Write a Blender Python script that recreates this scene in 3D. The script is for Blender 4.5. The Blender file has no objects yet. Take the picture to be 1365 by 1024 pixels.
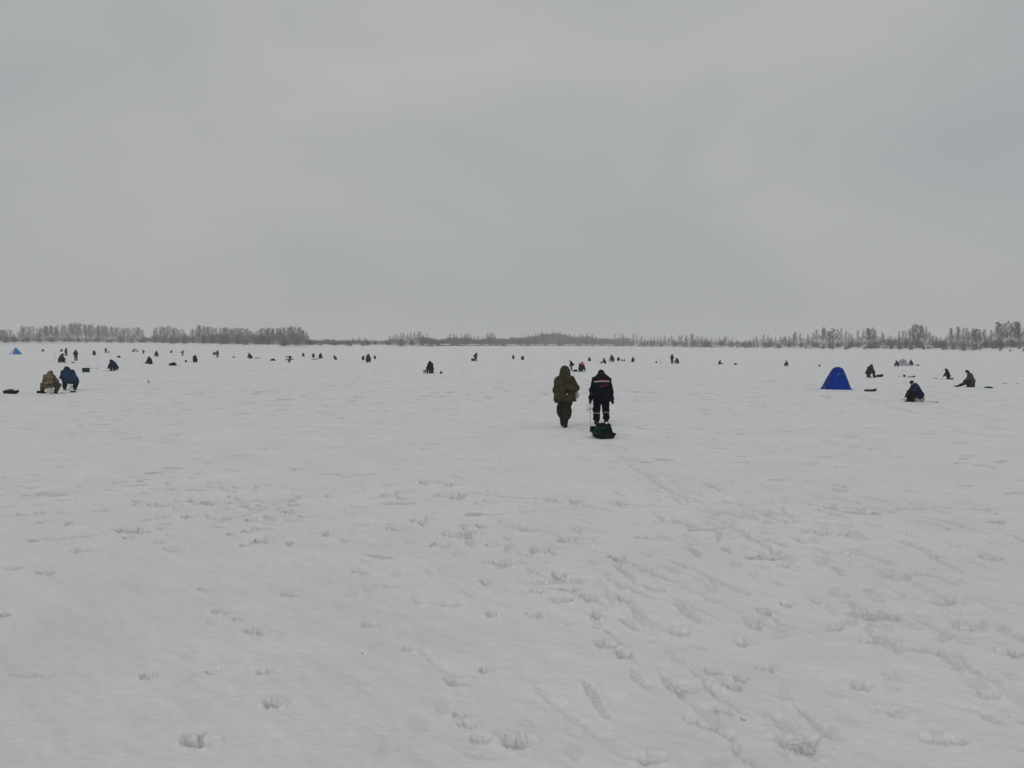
import bpy, math, random
import numpy as np
from mathutils import Matrix, Vector, Euler

scene = bpy.context.scene
COL = scene.collection

# ------------------------------------------------------------------ camera
FPX, CX, CY = 1025.0, 682.5, 512.0          # focal length and centre in photo pixels (1365 x 1024)
CAM = np.array([0.0, 0.0, 4.02])
PITCH, ROLL = -3.10, 0.40
cam_rot = (Euler((math.radians(90 + PITCH), 0, 0)).to_matrix() @ Matrix.Rotation(math.radians(ROLL), 3, 'Z'))
cam_data = bpy.data.cameras.new('camera')
cam_data.sensor_width = 36.0
cam_data.lens = 36.0 * FPX / 1365.0
cam_data.clip_start = 0.05
cam_data.clip_end = 12000.0
cam = bpy.data.objects.new('camera', cam_data)
cam.matrix_world = Matrix.Translation(Vector(CAM)) @ cam_rot.to_4x4()
COL.objects.link(cam)
scene.camera = cam

# ------------------------------------------------------------------ world: overcast sky
world = bpy.data.worlds.new("World")
scene.world = world
world.use_nodes = True
wn, wl = world.node_tree.nodes, world.node_tree.links
wn.clear()
SUN_EL, SUN_AZ = math.radians(32), math.radians(200)
sky = wn.new('ShaderNodeTexSky'); sky.sky_type = 'NISHITA'; sky.sun_disc = False
sky.sun_elevation = SUN_EL; sky.sun_rotation = SUN_AZ; sky.dust_density = 3.0
bg1 = wn.new('ShaderNodeBackground'); bg1.inputs[1].default_value = 0.06
wl.new(sky.outputs[0], bg1.inputs[0])
tc = wn.new('ShaderNodeTexCoord')
mp = wn.new('ShaderNodeMapping'); mp.inputs['Scale'].default_value = (1.0, 1.0, 2.2)
wl.new(tc.outputs['Generated'], mp.inputs[0])
nz = wn.new('ShaderNodeTexNoise'); nz.inputs['Scale'].default_value = 2.3; nz.inputs['Detail'].default_value = 3.0
nz.inputs['Roughness'].default_value = 0.45; nz.inputs['Distortion'].default_value = 0.6
wl.new(mp.outputs[0], nz.inputs['Vector'])
cr = wn.new('ShaderNodeValToRGB')
cr.color_ramp.elements[0].position = 0.30; cr.color_ramp.elements[0].color = (0.350, 0.361, 0.369, 1)
cr.color_ramp.elements[1].position = 0.72; cr.color_ramp.elements[1].color = (0.426, 0.431, 0.427, 1)
wl.new(nz.outputs['Fac'], cr.inputs[0])
sx = wn.new('ShaderNodeSeparateXYZ'); wl.new(tc.outputs['Generated'], sx.inputs[0])
mr = wn.new('ShaderNodeMapRange'); mr.inputs['From Min'].default_value = -0.02; mr.inputs['From Max'].default_value = 0.75
mr.inputs['To Min'].default_value = 0.955; mr.inputs['To Max'].default_value = 1.12
wl.new(sx.outputs['Z'], mr.inputs[0])
vm = wn.new('ShaderNodeVectorMath'); vm.operation = 'SCALE'
wl.new(cr.outputs[0], vm.inputs[0]); wl.new(mr.outputs[0], vm.inputs['Scale'])
bg2 = wn.new('ShaderNodeBackground'); bg2.inputs[1].default_value = 1.0
wl.new(vm.outputs[0], bg2.inputs[0])
mx = wn.new('ShaderNodeMixShader'); mx.inputs[0].default_value = 0.96
wl.new(bg1.outputs[0], mx.inputs[1]); wl.new(bg2.outputs[0], mx.inputs[2])
wo = wn.new('ShaderNodeOutputWorld'); wl.new(mx.outputs[0], wo.inputs[0])

# ------------------------------------------------------------------ sun behind the cloud
sl = bpy.data.lights.new('sun', 'SUN'); sl.energy = 0.5; sl.angle = math.radians(40); sl.color = (1.0, 0.975, 0.94)
sun = bpy.data.objects.new('sun', sl)
sd = Vector((math.sin(SUN_AZ) * math.cos(SUN_EL), math.cos(SUN_AZ) * math.cos(SUN_EL), math.sin(SUN_EL)))
sun.rotation_euler = (-sd).to_track_quat('-Z', 'Y').to_euler(); sun.location = (0, 0, 60)
COL.objects.link(sun)

scene.view_settings.view_transform = 'Standard'; scene.view_settings.look = 'None'
scene.view_settings.exposure = 0.10; scene.view_settings.gamma = 1.0
scene.view_settings.use_curve_mapping = False
scene.cycles.max_bounces = 6; scene.cycles.diffuse_bounces = 4; scene.cycles.volume_bounces = 1
scene.cycles.volume_max_steps = 32

# ------------------------------------------------------------------ pixel helpers
RM = np.array(cam_rot)
def ray(u, v):
    d = RM @ np.array([(u - CX) / FPX, -(v - CY) / FPX, -1.0]); return d / np.linalg.norm(d)
def project(p):
    q = RM.T @ (np.array(p) - CAM); return CX - FPX * q[0] / q[2] * 1.0, CY + FPX * q[1] / q[2]
def base_z(x, y):
    return 2.40 * np.exp(-np.maximum(y, -30.0) / 51.0)
def at(u, v):
    """the point of the snow surface seen at photo pixel (u, v), with its distance"""
    d = ray(u, v); lo, hi = 0.5, 4000.0
    f = lambda t: (CAM[2] + t * d[2]) - base_z(0, t * d[1])
    ts = np.geomspace(lo, hi, 900); fs = np.array([f(t) for t in ts])
    i = int(np.argmax(fs < 0)) if (fs < 0).any() else len(ts) - 1
    a, b = ts[max(i - 1, 0)], ts[i]
    for _ in range(40):
        m = (a + b) / 2
        if f(m) > 0: a = m
        else: b = m
    p = CAM + d * a
    return p, p[1] / 1.0

# ------------------------------------------------------------------ numpy noise
def _h(ix, iy, s):
    n = (ix.astype(np.int64) * 374761393 + iy.astype(np.int64) * 668265263 + s * 1442695041) & 0xffffffff
    n = ((n ^ (n >> 13)) * 1274126177) & 0xffffffff
    return ((n ^ (n >> 16)) & 0xffffff) / float(0xffffff)
def vnoise(x, y, s=0):
    ix, iy = np.floor(x), np.floor(y); fx, fy = x - ix, y - iy
    fx = fx * fx * fx * (fx * (fx * 6 - 15) + 10); fy = fy * fy * fy * (fy * (fy * 6 - 15) + 10)
    ix = ix.astype(np.int64); iy = iy.astype(np.int64)
    a, b = _h(ix, iy, s), _h(ix + 1, iy, s); c, d = _h(ix, iy + 1, s), _h(ix + 1, iy + 1, s)
    return (a * (1 - fx) + b * fx) * (1 - fy) + (c * (1 - fx) + d * fx) * fy
def fbm(x, y, s=0, o=4, g=0.5):
    t = 0; a = 1; n = 0
    for k in range(o):
        t = t + a * vnoise(x * 2 ** k + 17.3 * k, y * 2 ** k - 9.1 * k, s + k); n += a; a *= g
    return t / n - 0.5
def relief(x, y):
    """broad wind-shaped undulation of the snow"""
    c, s_ = math.cos(0.6), math.sin(0.6)
    xr, yr = c * x + s_ * y, -s_ * x + c * y
    fade = np.clip(1.4 - np.hypot(x, y) / 160.0, 0.25, 1)
    return (0.11 * fbm(xr * 0.32, yr * 0.16, 3, 3) + 0.030 * fbm(xr * 1.6, yr * 0.7, 9, 3)) * fade
def ground_z(x, y):
    return float(base_z(x, y) + relief(np.array([x]), np.array([y]))[0])

# ------------------------------------------------------------------ objects and properties
def tag(o, label=None, cat=None, group=None, kind=None):
    if label: o['label'] = label
    if cat: o['category'] = cat
    if group: o['group'] = group
    if kind: o['kind'] = kind
    return o
def link_mesh(name, me, mat=None, parent=None, smooth=True):
    o = bpy.data.objects.new(name, me); COL.objects.link(o)
    if parent: o.parent = parent
    if mat is not None:
        if len(me.materials) == 0: me.materials.append(None)
        o.material_slots[0].link = 'OBJECT'; o.material_slots[0].material = mat
    return o
def np_mesh(name, V, Q, smooth=True):
    """V (n,3), Q (m,k) faces of equal size"""
    me = bpy.data.meshes.new(name)
    V = np.asarray(V, dtype=np.float32); Q = np.asarray(Q, dtype=np.int32)
    m, k = Q.shape
    me.vertices.add(len(V)); me.vertices.foreach_set('co', V.ravel())
    me.loops.add(m * k); me.loops.foreach_set('vertex_index', Q.ravel())
    me.polygons.add(m); me.polygons.foreach_set('loop_start', np.arange(0, m * k, k, dtype=np.int32))
    me.polygons.foreach_set('use_smooth', np.full(m, smooth, dtype=bool))
    me.update(calc_edges=True)
    return me
def empty(name, loc, heading=0.0, scale=1.0):
    """heading: degrees clockwise seen from above, 0 = away from the camera"""
    o = bpy.data.objects.new(name, None); o.empty_display_size = 0.2
    o.location = loc; o.rotation_euler = (0, 0, -math.radians(heading)); o.scale = (scale,) * 3
    COL.objects.link(o); return o

# ------------------------------------------------------------------ materials
def new_mat(name):
    m = bpy.data.materials.new(name); m.use_nodes = True
    nt = m.node_tree; b = nt.nodes['Principled BSDF']; return m, nt, b
def cloth(name, c, c2=None, scale=9.0, rough=0.9, bump=0.25, sheen=0.0):
    m, nt, b = new_mat(name)
    c2 = c2 or tuple(x * 0.7 for x in c)
    t = nt.nodes.new('ShaderNodeTexCoord'); n = nt.nodes.new('ShaderNodeTexNoise')
    n.inputs['Scale'].default_value = scale; n.inputs['Detail'].default_value = 5
    nt.links.new(t.outputs['Object'], n.inputs['Vector'])
    r = nt.nodes.new('ShaderNodeValToRGB'); r.color_ramp.elements[0].position = .35; r.color_ramp.elements[1].position = .65
    r.color_ramp.elements[0].color = (*c2, 1); r.color_ramp.elements[1].color = (*c, 1)
    nt.links.new(n.outputs['Fac'], r.inputs[0]); nt.links.new(r.outputs[0], b.inputs['Base Color'])
    b.inputs['Roughness'].default_value = rough; b.inputs['Specular IOR Level'].default_value = 0.10
    bp = nt.nodes.new('ShaderNodeBump'); bp.inputs['Strength'].default_value = bump; bp.inputs['Distance'].default_value = 0.02
    n2 = nt.nodes.new('ShaderNodeTexNoise'); n2.inputs['Scale'].default_value = scale * 2.2; n2.inputs['Detail'].default_value = 4
    nt.links.new(t.outputs['Object'], n2.inputs['Vector']); nt.links.new(n2.outputs['Fac'], bp.inputs['Height'])
    nt.links.new(bp.outputs[0], b.inputs['Normal'])
    return m
def camo(name, cols, scale=7.0):
    m, nt, b = new_mat(name)
    t = nt.nodes.new('ShaderNodeTexCoord'); n = nt.nodes.new('ShaderNodeTexNoise')
    n.inputs['Scale'].default_value = scale; n.inputs['Detail'].default_value = 3; n.inputs['Distortion'].default_value = .8
    nt.links.new(t.outputs['Object'], n.inputs['Vector'])
    r = nt.nodes.new('ShaderNodeValToRGB'); r.color_ramp.interpolation = 'CONSTANT'
    pos = np.linspace(0.38, 0.60, len(cols) - 1)
    r.color_ramp.elements[0].position = 0; r.color_ramp.elements[0].color = (*cols[0], 1)
    r.color_ramp.elements[1].position = pos[0]; r.color_ramp.elements[1].color = (*cols[1], 1)
    for p, c in zip(pos[1:], cols[2:]):
        e = r.color_ramp.elements.new(p); e.color = (*c, 1)
    nt.links.new(n.outputs['Fac'], r.inputs[0]); nt.links.new(r.outputs[0], b.inputs['Base Color'])
    b.inputs['Roughness'].default_value = .9
    return m
_pm = {}
def paint(c, rough=0.6, metal=0.0):
    k = (tuple(c), rough, metal)
    if k not in _pm:
        m = cloth('surface', c, tuple(x * .82 for x in c), 6.0, rough, 0.08); m.node_tree.nodes['Principled BSDF'].inputs['Metallic'].default_value = metal
        _pm[k] = m
    return _pm[k]
_cm = {}
def cl(c):
    k = tuple(c)
    if k not in _cm: _cm[k] = cloth('fabric', c)
    return _cm[k]
# ================================================================== THE SNOW-COVERED RIVER
def build_ground():
    ang_f = np.linspace(-39, 39, 860)
    ang_b = np.linspace(39, 321, 74)[1:-1]
    ang = np.radians(np.concatenate([ang_f, ang_b]))          # clockwise from +Y
    r1 = np.geomspace(1.2, 80.0, 860)
    r2 = np.geomspace(80.0, 6000.0, 110)[1:]
    rr = np.concatenate([[0.02, 0.4, 0.8], r1, r2])
    A, R = np.meshgrid(ang, rr)
    X, Y = R * np.sin(A), R * np.cos(A)
    NA, NR = len(ang), len(rr)
    H = relief(X, Y)
    W = np.zeros_like(H)                                       # dent darkening: packed wet snow plus pit shade painted into the colour
    # medium and fine wind texture, only where the mesh can carry it
    near = np.clip(1.25 - R / 60.0, 0, 1)
    c, s_ = math.cos(0.75), math.sin(0.75)
    xr, yr = c * X - s_ * Y, s_ * X + c * Y                    # streaks run to the lower right
    H += near * 0.020 * fbm(xr * 1.5, yr * 5.0, 21, 3)
    H += near * 0.006 * fbm(xr * 7, yr * 18.0, 25, 2)
    H += near * 0.012 * fbm(X * 3.0, Y * 2.2, 29, 3)
    trod = np.clip((fbm(X * 0.22 + 5, Y * 0.13, 41, 3) + 0.08) * 5, 0, 1) * near
    H += trod * 0.020 * fbm(X * 9, Y * 7, 33, 3)
    dr = math.log(80.0 / 1.2) / 859
    ang_step = math.radians(78) / 859
    def window(x, y, rad):
        r = math.hypot(x, y); a = math.degrees(math.atan2(x, y))
        if r < 1.4 or r > 78 or abs(a) > 38.5: return None
        i0 = 3 + int(math.log(max(r - rad, 1.2) / 1.2) / dr); i1 = 3 + int(math.log((r + rad) / 1.2) / dr) + 2
        h = rad / r
        j0 = int((math.radians(a + 39) - h) / ang_step); j1 = int((math.radians(a + 39) + h) / ang_step) + 2
        return slice(max(i0, 3), min(i1, 862)), slice(max(j0, 0), min(j1, 860))
    def dent(x, y, lx, ly, th, depth, wet_shade=0.6, seed=0, ragged=0.5, rim=0.25):
        """a footprint or pit: lx by ly metres, turned th, ragged edge, small raised rim"""
        w = window(x, y, max(lx, ly) * 1.15)
        if w is None: return
        xs, ys = X[w] - x, Y[w] - y; r0 = math.hypot(x, y)
        ct, st = math.cos(th), math.sin(th)
        a = (ct * xs + st * ys) / (lx * .5); b = (-st * xs + ct * ys) / (ly * .5)
        L = max(lx, ly)
        q = np.sqrt(a * a + b * b) + ragged * fbm(X[w] * 3.2 / L + seed, Y[w] * 3.2 / L, seed, 3) * 1.3
        f = np.clip((1.05 - q) / (0.34 + .35 * max(0, 1 - r0 / 7)), 0, 1); f = f * f * (3 - 2 * f)
        g = np.exp(-((q - 1.25) / 0.22) ** 2); rim = rim * (1 if r0 < 12 else .35)
        dn = depth * min(1.0, .22 + r0 / 11.0)
        H[w] += -dn * f * (0.9 + 0.5 * fbm(X[w] * 9, Y[w] * 9, seed + 3, 2)) + dn * rim * g
        W[w] = np.maximum(W[w], wet_shade * np.clip(f * (1 + 2.2 * min(1, max(0, r0 - 8) / 10)), 0, 1))  # darker colour follows the dent, for wet snow and painted shade
    def trench(pts, width, depth, wet_shade, seed, gap=0.4):
        pts = [at(u, v)[0][:2] for u, v in pts]
        for (x0, y0), (x1, y1) in zip(pts, pts[1:]):
            L = math.hypot(x1 - x0, y1 - y0); n = max(2, int(L / (width * .7)))
            for k in range(n):
                t = (k + random.random()) / n
                x, y = x0 + (x1 - x0) * t, y0 + (y1 - y0) * t
                g = float(fbm(np.array([x * 1.1]), np.array([y * 1.1]), seed, 2)[0]) + .5
                if g < gap: continue
                dent(x + random.gauss(0, width * .12), y + random.gauss(0, width * .12), width * random.uniform(1.2, 2.2), width * random.uniform(.7, 1.1),
                     math.atan2(y1 - y0, x1 - x0) + random.gauss(0, .15), depth * random.uniform(.5, 1.1) * min(1, g * 1.3), wet_shade, random.randint(0, 999), .6, .2)
    random.seed(5)
    # footprints and pits seen one by one in the photograph: (u, v, width px, height px, depth m)
    D = [(281,671,20,5,5),(206,675,18,5,4),(181,675,6,3,4),(253,690,16,4,4),(338,692,22,5,6),(360,697,20,3,3),(384,681,15,5,6),(373,677,8,3,4),
     (355,667,30,3,4),(330,706,16,6,6),(308,709,9,4,5),(348,719,22,9,7),(326,725,11,4,5),(188,711,30,5,5),(214,706,8,4,5),(171,720,10,4,5),
     (211,724,11,3,4),(223,731,9,4,3),(227,714,9,3,3),(390,719,10,4,3),(385,722,9,3,3),(410,663,26,4,3),(275,785,22,5,3),(390,790,34,9,3),
     (295,815,22,6,3),(316,825,9,4,4),(342,843,26,10,5),(117,735,34,9,2),(197,910,14,9,6),(365,945,26,13,6),(265,995,40,17,6),(350,902,18,7,4),
     (285,900,24,6,3),(45,905,60,8,2),(30,685,14,3,3),(60,683,22,3,3),(90,685,22,3,2),(57,697,12,3,4),
     (570,643,22,5,5),(606,647,28,4,4),(603,661,42,7,6),(655,654,16,4,3),(656,667,22,4,4),(727,664,28,4,5),(770,668,26,3,4),(612,709,36,9,8),
     (586,722,22,11,7),(641,699,13,5,6),(618,697,13,4,3),(708,702,40,11,4),(755,717,24,9,6),(773,703,15,5,4),(718,730,28,9,6),(675,746,34,10,7),
     (658,723,22,4,4),(746,762,22,5,5),(715,769,42,6,3),(717,783,18,8,6),(646,773,13,6,5),(750,794,28,6,5),(785,793,16,8,6),(600,798,44,8,3),
     (655,814,18,5,6),(712,814,26,5,6),(797,814,18,9,6),(830,795,22,6,5),(803,830,22,5,4),(810,855,26,13,7),(830,870,20,12,7),(905,835,34,13,6),
     (912,908,44,18,4),(610,905,34,15,4),(692,990,44,18,6),(612,955,22,7,6),(645,890,18,7,5),(625,967,24,10,4),(640,985,30,12,3),
     (990,850,18,9,5),(950,887,18,11,5),(1022,882,22,8,6),(987,897,20,8,6),(975,910,22,11,5),(965,942,22,10,6),(870,1005,40,20,4),
     (1068,985,60,34,5),(1145,905,34,11,5),(1020,812,22,7,5),(1005,830,20,8,4),(1250,800,42,12,4),(1200,772,26,8,4),(1095,710,20,5,5),(1075,707,14,4,3),
     (1135,716,14,6,5),(1320,745,24,4,6),(1148,681,12,3,5),(1310,681,34,4,5),(1322,688,14,3,4),(1230,862,40,14,3),(1285,835,30,9,4),(1345,870,34,10,5),
     (1050,802,18,6,5),(1110,832,26,8,4),(1160,850,28,10,3),(1315,920,36,12,3),(1180,940,50,16,3),(1260,980,60,20,3),(560,690,20,5,4),(530,700,24,6,3),
     (520,660,22,4,5),(540,663,18,4,5),(535,657,14,3,4),(480,755,30,8,2),(520,775,20,8,2),(495,830,24,8,3),(550,860,26,9,3),(560,795,22,7,2)]
    for k, (u, v, w, h, dp) in enumerate(D):
        p, d = at(u, v); sc = d / FPX
        drop = CAM[2] - p[2]
        ly = min(h * sc * d / drop * 0.9, w * sc * 1.3)
        dent(p[0], p[1], w * sc * 1.05, ly * 1.1, random.gauss(0, .2), dp * 0.015, .30 + .06 * dp, k * 7, .9, .22)
        if dp >= 5:      # crumbs and a second scuff inside
            for _ in range(3):
                dent(p[0] + random.gauss(0, w * sc * .2), p[1] + random.gauss(0, ly * .2), w * sc * .35, ly * .35, random.random() * 3, dp * .008, .8, random.randint(0, 999), .8, .3)
    # sledge ruts and dragged lines
    trench([(725,705),(820,738),(900,775),(980,810),(1040,835)], .09, .026, .25, 1, .35)
    trench([(760,745),(800,765),(850,800),(930,830)], .07, .024, .2, 2, .45)
    trench([(720,910),(780,960),(850,1010),(880,1023)], .11, .022, .10, 3, .35)
    trench([(560,860),(625,905),(660,955),(690,1000)], .08, .016, .12, 4, .45)
    trench([(918,952),(950,965),(975,976),(985,1000),(1012,1021)], .06, .045, .3, 5, .1)
    trench([(0,688),(90,684),(210,677),(350,667),(430,663)], .09, .035, .5, 6, .42)
    trench([(560,645),(660,660),(780,668),(870,672)], .09, .035, .5, 7, .40)
    trench([(1060,672),(1150,681),(1250,680),(1365,687)], .08, .03, .45, 8, .5)
    trench([(0,572),(120,575),(300,596),(420,600)], .12, .03, .5, 9, .5)
    trench([(330,582),(560,578),(700,590),(900,575)], .12, .03, .5, 10, .5)
    trench([(830,600),(860,630),(905,652)], .07, .015, .3, 11, .5)
    trench([(810,590),(845,625),(885,650),(960,690),(1080,760),(1250,900),(1340,1010)], .10, .03, .35, 12, .42)
    trench([(40,640),(200,628),(330,640)], .09, .03, .4, 14, .5)
    for k, L_ in enumerate((((0, 535), (200, 548), (420, 530)), ((420, 505), (560, 512), (740, 520)), ((870, 520), (1000, 508), (1090, 512)), ((1150, 528), (1250, 560), (1365, 575)), ((100, 500), (300, 495), (560, 500)), ((900, 560), (1050, 575), (1220, 590)))):
        trench(list(L_), .14, .04, .6, 40 + k, .46)
    # trodden paths: many overlapping prints
    def path(pts, spread, n, size, depth, seed, wet_shade=.45):
        P = [at(u, v)[0][:2] for u, v in pts]
        L = [math.hypot(b[0] - a[0], b[1] - a[1]) for a, b in zip(P, P[1:])]
        for k in range(n):
            t = random.random() * sum(L); i = 0
            while t > L[i] and i < len(L) - 1: t -= L[i]; i += 1
            f = min(t / L[i], 1); x = P[i][0] + (P[i + 1][0] - P[i][0]) * f; y = P[i][1] + (P[i + 1][1] - P[i][1]) * f
            dent(x + random.gauss(0, spread), y + random.gauss(0, spread * .8), size * random.uniform(.5, 1.4), size * random.uniform(.25, .55),
                 math.atan2(P[i + 1][1] - P[i][1], P[i + 1][0] - P[i][0]) + random.gauss(0, .35), depth * random.uniform(.3, 1.2), wet_shade, random.randint(0, 999), .7, .3)
    path([(800,588),(870,630),(930,665),(1000,700),(1120,780),(1250,880),(1365,990)], .6, 210, .22, .016, 1, .24)
    path([(930,660),(1050,690),(1200,780),(1365,870)], .5, 110, .24, .020, 2, .26)
    path([(760,575),(640,620),(520,680),(470,760),(420,880)], .45, 50, .24, .010, 3, .14)
    path([(700,700),(760,750),(850,820),(950,900),(1080,1010)], .4, 50, .22, .016, 4, .22)
    path([(570,650),(620,720),(640,800),(600,900),(650,1000)], .35, 22, .24, .012, 5, .16)
    path([(780,540),(690,520),(500,510),(300,520)], .8, 160, .30, .03, 6)
    path([(800,545),(900,520),(1060,530),(1200,545)], .8, 160, .30, .03, 7)
    path([(200,640),(330,700),(500,700)], .9, 70, .24, .03, 8, .5)
    # trampled snow round the nearer anglers and the tent, and the groove behind the sledge
    for (u, v) in ((66, 525), (93, 524), (114, 498), (152, 496), (1221, 538), (1160, 505), (1292, 517), (1263, 507), (1100, 521), (1132, 521), (753, 571), (802, 568), (574, 499), (774, 497)):
        c_ = at(u, v)[0]
        for k in range(26):
            dent(c_[0] + random.gauss(0, .75), c_[1] + random.gauss(-.2, .8), random.uniform(.14, .34), random.uniform(.1, .2), random.uniform(0, 3), random.uniform(.02, .05), random.uniform(.2, .6), random.randint(0, 999), .7, .5)
    for du in (-7, 7):
        trench([(803 + du, 588), (826 + du * 1.1, 601), (858 + du * 1.3, 622), (905 + du * 1.5, 654)], .08, .012, .15, 21 + du, .34)
    # long scuffs dragged along the way people walk
    for (a, b_, n_, sp) in (((850, 640), (1340, 930), 80, 1.0), ((700, 690), (1100, 960), 26, .6), ((980, 640), (1365, 760), 40, .8), ((560, 655), (900, 680), 16, .4), ((200, 700), (420, 660), 10, .4)):
        p0, p1_ = at(*a)[0], at(*b_)[0]; th_ = math.atan2(p1_[1] - p0[1], p1_[0] - p0[0])
        for k in range(n_):
            t = random.random() ** .8; x = p0[0] + (p1_[0] - p0[0]) * t + random.gauss(0, sp); y = p0[1] + (p1_[1] - p0[1]) * t + random.gauss(0, sp * .6)
            dent(x, y, random.uniform(.22, .75), random.uniform(.04, .10), th_ + random.gauss(0, .16), random.uniform(.014, .034), random.uniform(.2, .5), random.randint(0, 999), 1.0, .35)
    # scattered crust pits
    for k in range(7500):
        r = math.sqrt(random.uniform(5.5 ** 2, 78 ** 2)); a = math.radians(random.uniform(-38, 38))
        x, y = r * math.sin(a), r * math.cos(a)
        g = float(fbm(np.array([x * .16]), np.array([y * .10]), 77, 3)[0]) + .5
        if random.random() > (g - .22) * 2.0: continue
        s = random.uniform(.07, .22) * (1 + r / 45)
        dent(x, y, s * random.uniform(.7, 1.9), s * random.uniform(.5, 1.1), random.gauss(0, .35), random.uniform(.012, .05) * (0.6 + r / 50), random.uniform(.5, 1.0), random.randint(0, 999), .7, .25)
    Z = base_z(X, Y) + H
    Z[:3] = base_z(X[:3], Y[:3])
    V = np.stack([X, Y, Z], -1).reshape(-1, 3)
    i, j = np.meshgrid(np.arange(NR - 1), np.arange(NA), indexing='ij')
    j2 = (j + 1) % NA
    Q = np.stack([i * NA + j, (i + 1) * NA + j, (i + 1) * NA + j2, i * NA + j2], -1).reshape(-1, 4)[:, ::-1]
    me = np_mesh('snow_ground', V, Q)
    at_ = me.attributes.new('wet_shade', 'FLOAT', 'POINT'); at_.data.foreach_set('value', W.astype(np.float32).ravel())
    return me

def snow_material(name, wet_shade=True):
    m, nt, b = new_mat(name); N, L = nt.nodes, nt.links
    geo = N.new('ShaderNodeNewGeometry')
    n1 = N.new('ShaderNodeTexNoise'); n1.inputs['Scale'].default_value = 0.8; n1.inputs['Detail'].default_value = 8; n1.inputs['Roughness'].default_value = .62; n1.inputs['Distortion'].default_value = .5
    L.new(geo.outputs['Position'], n1.inputs['Vector'])
    r = N.new('ShaderNodeValToRGB'); r.color_ramp.elements[0].position = .32; r.color_ramp.elements[1].position = .66
    r.color_ramp.elements[0].color = (.765, .772, .782, 1); r.color_ramp.elements[1].color = (.845, .845, .845, 1)
    L.new(n1.outputs['Fac'], r.inputs[0])
    # fine grain
    n2 = N.new('ShaderNodeTexNoise'); n2.inputs['Scale'].default_value = 22; n2.inputs['Detail'].default_value = 6; n2.inputs['Roughness'].default_value = .7
    mp = N.new('ShaderNodeMapping'); mp.inputs['Rotation'].default_value = (0, 0, .8); mp.inputs['Scale'].default_value = (.5, 1.3, 1)
    L.new(geo.outputs['Position'], mp.inputs[0]); L.new(mp.outputs[0], n2.inputs['Vector'])
    r2 = N.new('ShaderNodeMapRange'); r2.inputs['From Min'].default_value = .3; r2.inputs['From Max'].default_value = .7
    r2.inputs['To Min'].default_value = .95; r2.inputs['To Max'].default_value = 1.03
    L.new(n2.outputs['Fac'], r2.inputs[0])
    v = N.new('ShaderNodeVectorMath'); v.operation = 'SCALE'; L.new(r.outputs[0], v.inputs[0]); L.new(r2.outputs[0], v.inputs['Scale'])
    out = v.outputs[0]
    # dark ragged crust patches seen along the ice far away: old slush showing through the snow
    mp3 = N.new('ShaderNodeMapping'); mp3.inputs['Scale'].default_value = (.9, .28, 1)
    L.new(geo.outputs['Position'], mp3.inputs[0])
    n3 = N.new('ShaderNodeTexNoise'); n3.inputs['Scale'].default_value = 1.4; n3.inputs['Detail'].default_value = 5; n3.inputs['Roughness'].default_value = .62
    L.new(mp3.outputs[0], n3.inputs['Vector'])
    r3 = N.new('ShaderNodeMapRange'); r3.inputs['From Min'].default_value = .575; r3.inputs['From Max'].default_value = .68
    r3.inputs['To Min'].default_value = 0; r3.inputs['To Max'].default_value = .62
    L.new(n3.outputs['Fac'], r3.inputs[0])
    sp = N.new('ShaderNodeSeparateXYZ'); L.new(geo.outputs['Position'], sp.inputs[0])
    md = N.new('ShaderNodeMapRange'); md.inputs['From Min'].default_value = 13; md.inputs['From Max'].default_value = 45
    md.inputs['To Min'].default_value = 0; md.inputs['To Max'].default_value = 1; L.new(sp.outputs['Y'], md.inputs[0])
    mm = N.new('ShaderNodeMath'); mm.operation = 'MULTIPLY'; L.new(r3.outputs[0], mm.inputs[0]); L.new(md.outputs[0], mm.inputs[1])
    mix0 = N.new('ShaderNodeMix'); mix0.data_type = 'RGBA'
    L.new(mm.outputs[0], mix0.inputs[0]); L.new(out, mix0.inputs[6]); mix0.inputs[7].default_value = (.42, .43, .44, 1); out = mix0.outputs[2]
    if wet_shade:
        a = N.new('ShaderNodeAttribute'); a.attribute_name = 'wet_shade'
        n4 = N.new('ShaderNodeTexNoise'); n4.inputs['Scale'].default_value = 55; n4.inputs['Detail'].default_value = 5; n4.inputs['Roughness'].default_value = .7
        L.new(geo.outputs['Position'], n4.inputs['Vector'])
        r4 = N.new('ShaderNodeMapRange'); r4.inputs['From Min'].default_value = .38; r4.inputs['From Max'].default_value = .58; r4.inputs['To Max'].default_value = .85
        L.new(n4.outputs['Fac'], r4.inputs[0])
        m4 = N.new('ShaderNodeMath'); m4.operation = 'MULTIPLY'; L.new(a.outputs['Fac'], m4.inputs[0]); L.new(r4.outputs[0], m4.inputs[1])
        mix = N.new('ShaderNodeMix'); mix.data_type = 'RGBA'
        L.new(m4.outputs[0], mix.inputs[0]); L.new(out, mix.inputs[6]); mix.inputs[7].default_value = (.30, .298, .295, 1); out = mix.outputs[2]  # grey for wet slush and for shade painted into the dents
    L.new(out, b.inputs['Base Color'])
    b.inputs['Roughness'].default_value = .65; b.inputs['Specular IOR Level'].default_value = .3
    bp = N.new('ShaderNodeBump'); bp.inputs['Strength'].default_value = .45; bp.inputs['Distance'].default_value = .025
    L.new(n2.outputs['Fac'], bp.inputs['Height'])
    L.new(bp.outputs[0], b.inputs['Normal'])
    return m
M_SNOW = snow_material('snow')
M_BANK = snow_material('bank_snow', False)
g = link_mesh('snow_covered_ice', build_ground(), M_SNOW); tag(g, 'flat snow covered river ice with footprints and ruts', kind='structure')

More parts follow.
